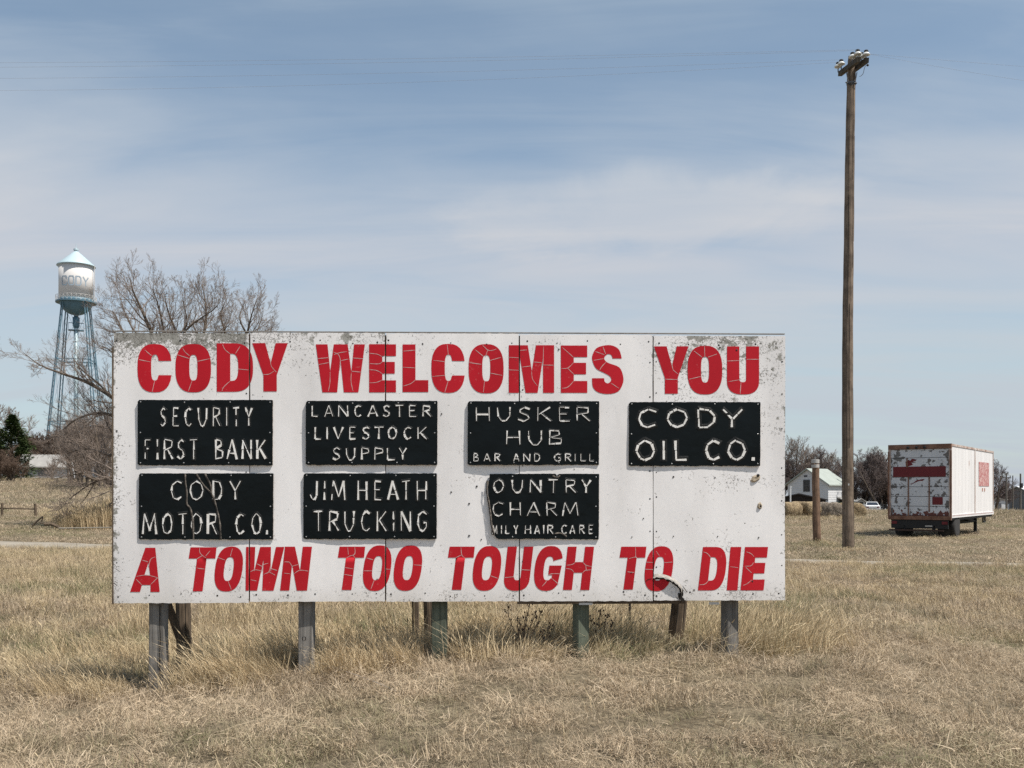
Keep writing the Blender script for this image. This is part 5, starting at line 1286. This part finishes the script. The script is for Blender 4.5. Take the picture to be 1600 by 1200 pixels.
limb_tree('bare_tree', 'bare tree with two rounded crowns showing above the billboard, right of the big one', 42.0, [
    ([(366, 838), (364, 740), (366, 640)], .20, .14),
    ([(366, 660), (362, 580), (352, 520), (345, 480), (352, 452)], .09, .009),
    ([(366, 640), (374, 570), (386, 520), (393, 480), (402, 445)], .10, .009),
    ([(366, 600), (350, 560), (338, 520), (334, 490)], .06, .008),
    ([(374, 580), (391, 545), (400, 520), (408, 490), (412, 470)], .06, .006),
    ([(374, 600), (398, 560), (412, 535), (420, 515)], .05, .006),
    ([(374, 640), (355, 590), (330, 560), (322, 530)], .06, .008),
    ([(386, 520), (375, 490), (378, 465), (384, 450)], .05, .007),
    ], 12, 1, M_twig, .0040, 4, .80, lvl=4, extra=3.4)
# generic bare trees and brush
def fit_height(mbs, h):
    top = max(p[2] for m_ in mbs for p in m_.v); k_ = h / top
    for m_ in mbs: m_.v = [(p[0] * k_, p[1] * k_, p[2] * k_) for p in m_.v]
def bare_tree(name, label, loc, h, seed, twig=M_twig, kids=5, lvl=4, stems=1, spread=.75, r=None, minr=.012, up=.10, group=None, fan=.28, lenf=.62, cat='tree'):
    R = random.Random(seed); t = thing(name, label, cat, loc, 0, group); big = MB(); big.smooth = True; tw_ = MB(); r = r or h * .018
    for s_ in range(stems):
        a = R.uniform(0, 6.283); d = Vector((math.cos(a) * fan * (0 if stems == 1 else R.uniform(.3, 1.2)), math.sin(a) * fan * (0 if stems == 1 else 1), 1)).normalized()
        L = h * R.uniform(.5, .72); pts = [Vector((math.cos(a) * .1 * stems, math.sin(a) * .1 * stems, -.3))]; rd = [r]; n = 5
        for i in range(n): d = (d + Vector((R.gauss(0, .07), R.gauss(0, .07), .03))).normalized(); pts.append(pts[-1] + d * L / n); rd.append(r * (1 - .12 * (i + 1)))
        big.tube(pts, rd, 7)
        m = 5 + kids if stems == 1 else kids + 1
        for k in range(m):
            tt = .28 + .72 * (k + .5) / m; f = min(tt * n, n - .001); i = int(f); p = pts[i].lerp(pts[i + 1], f - i)
            b = R.uniform(0, 6.283); e = R.uniform(.5, 1.0) * spread * (1.3 - .7 * tt)
            grow(tw_, p, Vector((math.cos(b) * e, math.sin(b) * e, .8)), h * lenf * R.uniform(.5, .8) * (1.1 - .5 * tt), rd[i] * .5, lvl - 1, R, up, .8, kids, minr)
    fit_height((big, tw_), h)
    big.build('trunk', M_bark, t); tw_.build('crown', twig, t)
    return t
def again(src, loc, rz, sc, label, squash=1.0):
    c = copy_tree(src); c.location = loc; c.rotation_euler = (0, 0, rz); c.scale = (sc, sc, sc * squash); c['label'] = label; return c
GRT = 'bare trees and brush behind the field'
# right hand tree belt (bases about 130-150 m away)
t1 = bare_tree('bare_tree', 'bare tree with a clear dark trunk just right of the white house', GP(1295, 140, -.3), 9.2, 21, M_twig, 6, 4, 1, .8, .15, .011, .08, GRT)
t2 = bare_tree('bare_tree', 'spreading dark bare tree just right of the utility pole', GP(1345, 136, -.3), 8.6, 33, M_twig2, 6, 4, 2, .85, .15, .011, .06, GRT, .45)
t3 = bare_tree('brush_tree', 'dense brown brush tree left of the trailer', GP(1385, 132, -.3), 9.2, 44, M_twig2, 6, 4, 9, .8, .10, .012, .08, GRT, .40, .5)
again(t3, GP(1372, 140, -.3), 1.7, .92, 'dense brown brush tree between the dark bare tree and the trailer')
again(t3, GP(1403, 137, -.3), 2.9, .98, 'dense brush tree partly hidden behind the left side of the trailer')
again(t3, GP(1362, 140, -.4), 4.2, .60, 'low dark brush right behind the small white car', .8)
again(t3, GP(1390, 139, -.4), 5.0, .55, 'low brush beside the left wheels of the trailer', .8)
again(t3, GP(1338, 139, -.4), 0.9, .58, 'low brush at the foot of the spreading dark bare tree', .8)
again(t1, GP(1381, 150, -.3), 2.2, 1.08, 'bare tree reaching highest behind the brush left of the trailer')
again(t3, GP(1236, 141, -.3), .4, 1.10, 'tall brown brush tree at the right edge of the billboard')
again(t1, GP(1243, 140, -.3), 3.3, 1.22, 'tall bare tree directly right of the billboard edge')
again(t1, GP(1260, 146, -.3), 5.1, 1.12, 'bare tree behind the roof of the white house')
again(t3, GP(1276, 148, -.3), 5.9, .95, 'brown brush tree behind the white house')
again(t2, GP(1305, 150, -.3), 4.4, .85, 'bare tree left of the utility pole, behind the bales')
again(t3, GP(1312, 143, -.3), 3.6, .66, 'low brush between the white house and the utility pole')
again(t3, GP(1218, 141, -.3), 2.1, .95, 'brown brush tree half covered by the billboard edge')
again(t2, GP(1553, 150, -.3), 1.2, 1.0, 'bare tree just right of the front end of the trailer')
again(t3, GP(1560, 165, -.3), 3.1, .62, 'small brush beside the grey barn')
again(t1, GP(1587, 185, -.3), .6, .62, 'small bare tree behind the grey barn'); again(t1, GP(1577, 180, -.3), 4.1, .56, 'small thin bare tree among the distant poles')
again(t2, GP(1602, 190, -.3), 2.4, .7, 'bare tree at the extreme right edge of the picture')
for i, px in enumerate((1420, 1450, 1480, 1512, 1535)): again(t3, GP(px, 150 + 4 * (i % 2), -.3), i * 1.3, .55 + .06 * (i % 3), ['brush hidden behind the trailer box', 'second brush behind the trailer box', 'third brush behind the trailer box', 'fourth brush behind the trailer box', 'brush behind the front end of the trailer'][i])
for i, px in enumerate((1640, 1690, 1750, 1830)): again(t3, GP(px, 160 + 5 * (i % 2), -.3), i * 1.9, .7, 'brown brush number %s outward beyond the right edge of the picture' % ['one', 'two', 'three', 'four'][i])
# left hand thicket on the hill
b1 = bare_tree('brush_tree', 'tall grey brown brush tree in the thicket, half hidden by the billboard', GP(165, 84, -.3), 8.4, 51, M_twig, 5, 4, 6, .75, .10, .0075, .10, GRT, .34, .5)
again(b1, GP(140, 90, -.3), 1.2, .92, 'grey brown brush tree in front of the water tower legs')
again(b1, GP(128, 104, -.3), 2.4, .86, 'brush tree right of the low white shed, below the water tower')
again(b1, GP(186, 92, -.3), 3.6, 1.15, 'brush tree behind the left edge of the billboard')
again(b1, GP(152, 112, -.3), 4.4, 1.05, 'farther brush tree in the thicket left of the billboard')
b2 = bare_tree('bare_tree', 'slim bare tree with a forked trunk standing before the low white shed', GP(112, 96, -.3), 6.2, 63, M_twig, 6, 4, 2, .6, .13, .010, .12, GRT, .2)
again(b2, GP(131, 88, -.3), 2.0, .85, 'slim bare tree just right of the forked one'); again(b2, GP(80, 108, -.3), 3.0, .45, 'small bare sapling before the door of the low white shed')
b3 = bare_tree('bushy_tree', 'rounded red brown bushy tree left of the water tower legs', GP(62, 134, -.4), 8.8, 71, M_twig3, 6, 4, 9, .8, .12, .016, .08, GRT, .34, .5)
again(b3, GP(88, 140, -.4), 1.5, .84, 'brown bushy tree behind the low white shed'); again(b3, GP(100, 150, -.4), 2.5, .92, 'brown bushy tree at the foot of the water tower')
again(b3, GP(74, 146, -.4), 3.9, .95, 'farther brown bushy tree beside the conifer'); again(b3, GP(2, 104, -.2), 4.7, .46, 'pinkish brown round bush at the left edge on the hill crest', .85); again(b3, GP(-14, 108, -.2), .7, .56, 'pinkish brown bush cut by the left edge of the picture', .85)
again(b3, GP(123, 158, -.4), 5.2, .9, 'brown bushy tree behind the thicket, right of the tower foot'); again(b3, GP(24, 101, -.2), 2.7, .36, 'small reddish bush at the foot of the dark conifer', .85)
again(b2, GP(8, 150, -.3), 1.1, 2.25, 'pale bare tree reaching over the conifer at the left edge')
again(b3, GP(-70, 130, -.4), 2.1, 1.0, 'brown brush beyond the left edge of the picture')
# evergreens: trunk, limbs and many small sprays of needles
def conifer(label, loc, h, rad, seed, group='evergreens on the hill'):
    R = random.Random(seed); t = thing('conifer', label, 'tree', loc, 0, group); tk = MB(); tk.tube([(0, 0, -.3), (0, 0, h * .95)], [h * .022, .02], 7); tk.build('trunk', M_bark, t)
    cr = MB(); n = int(900 * h)
    lob = [(R.uniform(0, 6.283), R.uniform(.1, .9), R.uniform(.1, .35)) for _ in range(16)]
    for i in range(n):
        f = R.random() ** .8; zz = h * (.04 + .95 * f); a = R.uniform(0, 6.283); rr_ = rad * (1 - f) ** .75 * (.80 + .22 * math.sin(f * 34 + a * 2))
        for la, lf, lr in lob:
            if abs(f - lf) < .10 and math.cos(a - la) > .75: rr_ *= 1 + lr
        q = math.sqrt(R.uniform(.12, 1)) * rr_; p = Vector((math.cos(a) * q, math.sin(a) * q, zz - q * .12))
        o = Vector((math.cos(a + R.gauss(0, .4)), math.sin(a + R.gauss(0, .4)), R.uniform(-.15, .55))).normalized(); s_ = o.cross(Vector((R.gauss(0, .4), R.gauss(0, .4), 1))).normalized(); L = R.uniform(.18, .42); w_ = R.uniform(.05, .10)
        cr.add([p - o * L * .3, p + s_ * w_, p + o * L, p - s_ * w_], [(0, 1, 2, 3)])
    for k in range(30):
        f = k / 30; a = R.uniform(0, 6.283); q = rad * (1 - f) ** .8 * .9; cr.tube([(0, 0, h * (.06 + .9 * f)), (math.cos(a) * q, math.sin(a) * q, h * (.06 + .9 * f) + .1)], [.05, .01], 3, False)
    m, N, p, o = new_mat('evergreen_needles'); ran = N.n('ShaderNodeNewGeometry').outputs['Random Per Island'] if False else N.noise(objco(N), 1.4, 4, .6)
    N.put(p.inputs['Base Color'], N.ramp(ran, [(.3, (.030, .048, .016)), (.55, (.055, .080, .026)), (.75, (.10, .11, .045))])); p.inputs['Roughness'].default_value = .8; p.inputs['Specular IOR Level'].default_value = .15
    cr.build('crown', m, t); return t
conifer('dark green conifer at the left edge on the hill crest', GP(19, 112, -.3), 7.7, 3.3, 3); conifer('second dark conifer cut by the left edge', GP(-10, 118, -.3), 6.6, 2.8, 4)
conifer('lower green conifer right of the tallest one', GP(35, 126, -.3), 6.2, 1.9, 5); conifer('small dark evergreen behind the roof ridge of the white house', GP(1297, 155, -.3), 4.4, 1.8, 8)

# dry weeds with dark seed heads under the billboard
M_weed = simple('weed_stalk', (.16, .11, .075), .9, .3, 20); M_head = simple('weed_seed_head', (.075, .048, .036), .9, .4, 40)
def weed(label, px, Z, hs, seed):
    R = random.Random(seed); b = GP(px, Z); hs = [(a_, h_ * .92, l_) for a_, h_, l_ in hs]; t = thing('dry_weed', label, 'weed', b, 0, 'dark dead weeds under the billboard'); st = MB(); hd_ = MB()
    for dx, h, ln in hs:
        q = [Vector((dx * .3, R.uniform(-.05, .05), 0)), Vector((dx * .6 + .01, 0, h * .4)), Vector((dx + ln * .4, 0, h * .75)), Vector((dx + ln, 0, h))]
        st.tube(q, [.004, .0035, .003, .002], 4)
        for k in range(11):
            f = .5 + .5 * k / 11; i = 2 if f > .68 else 1; p = q[i].lerp(q[i + 1], R.random()) if f < .8 else q[2].lerp(q[3], (f - .8) / .2)
            p = p + Vector((R.uniform(-.03, .03), R.uniform(-.02, .02), 0)); s_ = R.uniform(.006, .012); hd_.lathe([(.002, -s_), (s_, 0), (.002, s_)], p, 5); st.tube([p, q[i].lerp(q[i + 1], .5)], .0012, 3, False)
    st.build('stem', M_weed, t); hd_.build('seed_head', M_head, t)
weed('cluster of dark dead weed stalks between the third and fourth posts', 813, 9.25, [(-.10, .52, -.02), (-.03, .40, .01), (.03, .46, .03), (.05, .66, .08), (.10, .50, .06), (.14, .46, .06), (.0, .33, .0)], 1)
weed('small dark dead weed just left of the fourth post', 850, 9.3, [(-.02, .25, .01), (.02, .32, .05)], 2)
weed('reddish dead weed just right of the fourth post', 938, 9.35, [(-.06, .38, -.04), (-.02, .44, .02), (.03, .40, .04), (.08, .34, .06)], 3)

# ------------------------------------------------------------------ grass: tufts scattered with geometry nodes
def grass_mat(name, cols, dark, green):
    m, N, p, o = new_mat(name); t = m.node_tree
    g = N.n('ShaderNodeNewGeometry'); pos = g.outputs['Position']; rnd = N.n('ShaderNodeObjectInfo').outputs['Random']
    isl = g.outputs['Random Per Island']
    a = N.noise(pos, .55, 5, .62); b = N.noise(N.mapping(pos, (1, 1, 1), (7, 3, 1)), 1.6, 5, .65); c = N.noise(N.mapping(pos, (1, 1.2, 1), (2, 9, 4)), .28, 4, .6)
    base = N.ramp(isl, [(0, tuple(x * .36 for x in cols[2])), (.16, tuple(x * .5 for x in cols[2])), (.24, cols[0]), (.45, cols[1]), (.7, cols[2]), (1, cols[3])])  # lowest stops: dead brown blades, their dark colour also stands in for shade between blades
    base = N.mix(N.ramp(a, [(.38, .0), (.62, .35)]), base, cols[1])
    base = N.mix(N.ramp(b, [(.50, 0), (.64, dark[3])]), base, dark[:3])
    gm = N.math('MULTIPLY', N.ramp(N.math('ADD', N.math('MULTIPLY', c, .6), N.math('MULTIPLY', b, .4)), [(.49, 0), (.60, 1)]), N.math('GREATER_THAN', N.math('FRACT', N.math('MULTIPLY', isl, 7.31)), 1 - green[3]))
    base = N.mix(gm, base, green[:3])
    base = N.mix(N.math('MULTIPLY', rnd, .22), base, tuple(x * .62 for x in cols[1]))
    N.put(p.inputs['Base Color'], base); p.inputs['Roughness'].default_value = .75; p.inputs['Specular IOR Level'].default_value = .2
    tr_ = N.n('ShaderNodeBsdfTranslucent'); N.put(tr_.inputs[0], base); ms = N.n('ShaderNodeMixShader'); ms.inputs[0].default_value = .18
    t.links.new(p.outputs[0], ms.inputs[1]); t.links.new(tr_.outputs[0], ms.inputs[2]); t.links.new(ms.outputs[0], o.inputs[0])
    return m
G_turf = grass_mat('dry_turf', [(.46, .36, .24), (.615, .49, .335), (.385, .292, .20), (.77, .635, .465)], (.20, .155, .11, .78), (.17, .18, .08, .7))
G_tall = grass_mat('tall_dry_grass', [(.60, .47, .28), (.68, .545, .35), (.50, .38, .22), (.79, .655, .44)], (.36, .27, .17, .45), (.20, .21, .10, .38))
G_gold = grass_mat('golden_grass', [(.56, .43, .25), (.64, .50, .31), (.48, .35, .20), (.72, .58, .38)], (.40, .27, .15, .3), (.3, .26, .12, .1))
def tuft(mat, n, rad, h0, h1, w, bend, seed, lean=(0, 0), flat=0.0, segs=3, heads=0.0):
    R = random.Random(seed); vs = []; fs = []
    for i in range(n):
        a = R.uniform(0, 6.283); q = rad * math.sqrt(R.random()); b = Vector((math.cos(a) * q, math.sin(a) * q, -.01)); h = R.uniform(h0, h1) * (1 - .3 * (q / rad))
        az = R.uniform(0, 6.283); out_ = Vector((math.cos(az), math.sin(az), 0)) * R.uniform(.1, 1) * bend + Vector((lean[0], lean[1], 0)) * R.uniform(.6, 1.25)
        fl = R.random() < flat
        if fl: out_ *= 2.2; 
        sd = Vector((math.sin(az), -math.cos(az), 0)); sd.rotate(Matrix.Rotation(R.uniform(-1, 1), 3, 'Z')); ww = w * R.uniform(.6, 1.25); k0 = len(vs)
        for s_ in range(segs + 1):
            f = s_ / segs; z_ = h * (f - (.45 if fl else .12) * f * f * min(1.6, out_.length)); c = b + out_ * (h * f * f) + Vector((0, 0, max(z_, .004)))
            if s_ == segs: vs.append(c)
            else: wk = ww * (1 - .55 * f) / 2; vs.append(c - sd * wk); vs.append(c + sd * wk)
        for s_ in range(segs - 1): j = k0 + 2 * s_; fs.append((j, j + 1, j + 3, j + 2))
        j = k0 + 2 * (segs - 1); fs.append((j, j + 1, j + 2))
        if R.random() < heads:
            top = vs[-1]; d = (Vector(vs[-1]) - Vector(vs[-2])).normalized(); k1 = len(vs); s2 = sd * ww * .9; p0 = Vector(top) - d * h * .16; vs += [p0, p0 + s2 + d * .03, Vector(top) + d * .02, p0 - s2 + d * .03]; fs.append((k1, k1 + 1, k1 + 2, k1 + 3))
    me = bpy.data.meshes.new('tuft'); me.from_pydata([tuple(v) for v in vs], [], fs); me.materials.append(mat); me.update(); return me
def scatter(name, label_mat, protos, pts, rots, scs, idx):
    col = bpy.data.collections.new(name + '_tufts')
    for i, me in enumerate(protos):
        o = bpy.data.objects.new('%s_tuft_%02d' % (name, i), me); col.objects.link(o)
    me = bpy.data.meshes.new(name); n = len(pts); me.vertices.add(n); me.vertices.foreach_set('co', np.asarray(pts, np.float32).ravel())
    at = me.attributes.new('rot', 'FLOAT_VECTOR', 'POINT'); at.data.foreach_set('vector', np.asarray(rots, np.float32).ravel())
    at = me.attributes.new('scl', 'FLOAT_VECTOR', 'POINT'); at.data.foreach_set('vector', np.asarray(scs, np.float32).ravel())
    at = me.attributes.new('pick', 'INT', 'POINT'); at.data.foreach_set('value', np.asarray(idx, np.int32))
    o = bpy.data.objects.new(name, me); COL.objects.link(o)
    ng = bpy.data.node_groups.new(name, 'GeometryNodeTree')
    ng.interface.new_socket('Geometry', in_out='INPUT', socket_type='NodeSocketGeometry'); ng.interface.new_socket('Geometry', in_out='OUTPUT', socket_type='NodeSocketGeometry')
    nd = ng.nodes; L = ng.links; gi = nd.new('NodeGroupInput'); go = nd.new('NodeGroupOutput')
    ci = nd.new('GeometryNodeCollectionInfo'); ci.inputs['Collection'].default_value = col; ci.inputs['Separate Children'].default_value = True; ci.inputs['Reset Children'].default_value = True
    def na(nm, dt): a = nd.new('GeometryNodeInputNamedAttribute'); a.data_type = dt; a.inputs['Name'].default_value = nm; return a.outputs['Attribute']
    ip = nd.new('GeometryNodeInstanceOnPoints'); ip.inputs['Pick Instance'].default_value = True
    er = nd.new('FunctionNodeEulerToRotation'); L.new(na('rot', 'FLOAT_VECTOR'), er.inputs[0])
    L.new(gi.outputs[0], ip.inputs['Points']); L.new(ci.outputs[0], ip.inputs['Instance']); L.new(na('pick', 'INT'), ip.inputs['Instance Index']); L.new(er.outputs[0], ip.inputs['Rotation']); L.new(na('scl', 'FLOAT_VECTOR'), ip.inputs['Scale'])
    L.new(ip.outputs[0], go.inputs[0])
    md = o.modifiers.new('scatter', 'NODES'); md.node_group = ng
    return tag(o, kind='stuff')
def vnoise(x, y, s, seed):
    r = np.random.RandomState(seed); T = r.rand(64, 64); u = x / s + 500; v = y / s + 500; i = np.floor(u).astype(int); j = np.floor(v).astype(int); fu = u - i; fv = v - j; fu = fu * fu * (3 - 2 * fu); fv = fv * fv * (3 - 2 * fv)
    g = lambda a, b: T[a % 64, b % 64]
    return (g(i, j) * (1 - fu) + g(i + 1, j) * fu) * (1 - fv) + (g(i, j + 1) * (1 - fu) + g(i + 1, j + 1) * fu) * fv
def spots(y0, y1, dens, umax=.72, xpad=2.0):
    """random points in the viewing wedge between two distances"""
    area = (y1 - y0) * ((y0 + y1) * umax + 2 * xpad); n = int(area * dens); y = np.sqrt(nr.rand(n) * (y1 ** 2 - y0 ** 2) + y0 ** 2); x = (nr.rand(n) * 2 - 1) * (y * umax + xpad)
    return x, y
def off_track(x, y, k=1.0): return np.abs(y - track_y(x)) > track_w(x) * k
def emit(name, protos, x, y, sc, hs=None, tilt=.12, leanz=None, z0=0.0, idx=None, rz=None):
    n = len(x); z_ = ground(x, y) + z0; rz = nr.rand(n) * 6.283 if rz is None else rz
    rot = np.stack([nr.randn(n) * tilt, nr.randn(n) * tilt, rz], 1)
    s_ = sc * (1 + .25 * nr.randn(n)); s_ = np.clip(s_, sc * .5, sc * 1.8); hs = np.ones(n) if hs is None else hs
    scatter(name, None, protos, np.stack([x, y, z_], 1), rot, np.stack([s_, s_, s_ * hs], 1), nr.randint(0, len(protos), n) if idx is None else idx)
def clear_posts(x, y):
    k_ = np.ones(len(x), bool)
    for px_, d in ((-3.2, .27), (-1.87, .22), (-.66, .18), (.63, .16), (2.0, .20)): k_ &= ~((np.abs(x - px_) < d) & (y < 9.3) & (y > 8.3))
    k_ &= ~((np.abs(x - 1.56) < .24) & (y < 10.3) & (y > 8.9))
    return k_
def front_edge(x): return np.interp(x, [-6, -4.3, -3.4, -1.4, -.9, .2, 1.2, 2.4, 3.2, 4.2, 6, 9], [9.3, 9.1, 8.62, 8.62, 8.85, 8.95, 9.0, 9.1, 9.6, 10.6, 11.6, 12.6])
turfs = [tuft(G_turf, 150, .22, .03, .085, .0042, 1.3, s_, flat=.72) for s_ in range(6)] + [tuft(G_turf, 90, .16, .04, .11, .004, 1.0, 31, flat=.35), tuft(G_turf, 100, .26, .06, .14, .0036, 1.6, 33, flat=.95)]
# mown verge in front
x, y = spots(5.2, 13.5, 46, .74, 1.0); k_ = (y < front_edge(x) + .9 + .5 * vnoise(x, y, 1.2, 3)) & ((vnoise(x, y, .5, 41) + .5 * vnoise(x, y, .17, 42) > .46) | (nr.rand(len(x)) < .30)); x, y = x[k_], y[k_]
emit('mown_grass', turfs, x, y, 1.0, .45 + 1.25 * vnoise(x, y, .55, 5) * (.5 + vnoise(x, y, .16, 6)), tilt=.3)
wisps = [tuft(G_tall, 9, .12, .10, .20, .0032, .7, s_ + 60, heads=.2) for s_ in range(4)]
x, y = spots(5.2, 12.5, 5.5, .74, 1.0); k_ = (y < front_edge(x) + .4) & (vnoise(x, y, .9, 8) > .35); x, y = x[k_], y[k_]
emit('straggling_grass', wisps, x, y, 1.0, .5 + vnoise(x, y, .8, 9))
# rank grass round the posts and behind the sign up to the track
med = [tuft(G_tall, 70, .15, .12, .30, .0040, .55, s_ + 10, heads=.12) for s_ in range(5)]
x, y = spots(8.4, 33, 13, .72, 1.5); k_ = (y > front_edge(x) + .15) & off_track(x, y, 1.12) & (y < track_y(x)); x, y = x[k_], y[k_]
k_ = clear_posts(x, y); x, y = x[k_], y[k_]
hn = .45 + .75 * vnoise(x, y, 2.2, 12) ** 1.2; hn = hn * np.interp(x, [-4, 2.6, 4.5, 9], [1, 1, .72, .66]); far = np.clip((y - 12) / 18, 0, 1)
emit('rough_grass', med, x, y, 1.0 + 0, hn * (1 + .1 * far))
x, y = spots(9.5, 33, 16, .72, 1.5); k_ = (y > front_edge(x) - .1) & off_track(x, y, 1.0) & (y < track_y(x)); x, y = x[k_], y[k_]
emit('understorey_grass', turfs, x, y, 1.35, 1.0 + .9 * vnoise(x, y, 1.1, 15))
# the long leaning bunches: tips to the left at the left posts, to the right at the right posts
tl = [tuft(G_tall, 62, .15, .20, .52, .0040, .50, s_ + 20, lean=(-.45, -.10), heads=.2) for s_ in range(4)] + [tuft(G_gold, 60, .14, .22, .52, .0040, .45, 27, lean=(-.5, -.12), heads=.2)]
def bunch(name, protos, spec, seed):
    R = np.random.RandomState(seed); X = []; Y = []; H = []
    for x0, x1, y0, y1, n, h in spec:
        xx = R.rand(n) * (x1 - x0) + x0; fe = front_edge(xx); yy = fe + y0 + R.rand(n) * (y1 - y0); X.append(xx); Y.append(yy); H.append(h * (.75 + .5 * vnoise(xx, yy, .5, seed)))
    X = np.concatenate(X); Y = np.concatenate(Y); H = np.concatenate(H); k_ = clear_posts(X, Y); X, Y, H = X[k_], Y[k_], H[k_]; emit(name, protos, X, Y, 1.0, H, .22, rz=R.randn(len(X)) * .75)
bunch('left_leaning_grass', tl, [(-3.05, -1.9, -.05, .8, 85, .85), (-1.75, -.85, .0, 1.0, 45, .74), (-4.6, -3.4, -.1, .6, 34, .62), (-1.9, -1.4, -.05, .3, 12, .5), (-.85, -.2, .1, .9, 26, .55), (-3.1, .6, .8, 2.4, 120, .70), (-5.2, -3.6, .5, 3, 60, .6)], 4)
tr2 = [tuft(G_tall, 60, .15, .20, .52, .0038, .50, s_ + 40, lean=(.28, -.05), heads=.3) for s_ in range(4)]
bunch('right_leaning_grass', tr2, [(.85, 1.40, .0, 1.3, 26, .80), (1.68, 1.9, .1, 1.2, 10, .8), (2.15, 3.4, .15, 1.6, 85, .80), (-.5, 2.6, -.05, .35, 75, .50), (-.5, .8, .2, 1.3, 34, .70), (1.8, 2.2, .45, 1.4, 20, .7), (.3, 1.35, 1.3, 3.0, 26, .6), (1.75, 3.2, 1.3, 3.0, 44, .62)], 6)
st = [tuft(G_tall, 5, .10, .5, .85, .0038, .45, s_ + 80, heads=.6) for s_ in range(4)]
x, y = spots(9.0, 16, 3.0, .45, .5); k_ = (y > front_edge(x) + .25) & (x < 4.0) & (x > -5.5); emit('tall_stalks', st, x[k_], y[k_], 1.0, .55 + .5 * vnoise(x[k_], y[k_], 1.5, 2))
# fields beyond the track, coarser with distance
fld = [tuft(G_turf, 120, .45, .04, .13, .010, .9, s_ + 90, flat=.4, segs=2) for s_ in range(4)]
x, y = spots(22, 60, 5.5, .66, 3); k_ = off_track(x, y, 1.05) & (y > track_y(x)); x, y = x[k_], y[k_]
hf = (.28 + .6 * vnoise(x, y, 3.5, 17)) * (1 - .65 * np.exp(-((x - 17) / 6) ** 2 - ((y - 38) / 4) ** 2))
emit('field_grass', fld, x, y, 1.1, hf)
fld2 = [tuft(G_turf, 110, 1.0, .07, .20, .022, .8, s_ + 95, flat=.3, segs=2) for s_ in range(4)]
x, y = spots(56, 170, .85, .64, 4); emit('far_grass', fld2, x, y, 1.15, .45 + .8 * vnoise(x, y, 7, 19))
# tall golden stand beyond the track, left
gs = [tuft(G_gold, 90, .35, .55, 1.0, .011, .28, s_ + 120, lean=(-.12, 0), heads=.5) for s_ in range(4)]
n = 420; xx = nr.rand(n); Z_ = 39.5 + nr.rand(n) * 5.5; pxs = 95 + xx * 175; x = (pxs - 800) / F * Z_; emit('golden_grass_stand', gs, x, Z_, 1.0, np.interp(pxs, [95, 125, 180], [.35, .85, 1.05]), .06, rz=nr.randn(n) * .5)
n = 260; Z_ = 44 + nr.rand(n) * 10; pxs = 70 + nr.rand(n) * 120; x = (pxs - 800) / F * Z_; emit('pale_grass_on_slope', med, x, Z_, 1.6, .5 + .5 * nr.rand(n), .1)
n = 240; Z_ = 60 + nr.rand(n) * 8; pxs = 1225 + nr.rand(n) * 125; x = (pxs - 800) / F * Z_; emit('grass_round_bales', med, x, Z_, 1.3, .4 + .5 * nr.rand(n), .08)
# tufts at the foot of the poles
for nm, px, Z, n in (('grass_at_pole_foot', 1325, 29.0, 26), ('grass_at_stub_foot', 1277, 32.8, 40), ('grass_under_trailer', 1470, 37.4, 60)):
    x = (px - 800) / F * Z + nr.randn(n) * (.28 if n < 50 else 1.2); y = Z + nr.randn(n) * .3; emit(nm, med, x, y, 1.0, (.2 if n != 40 else .7) + .3 * nr.rand(n))
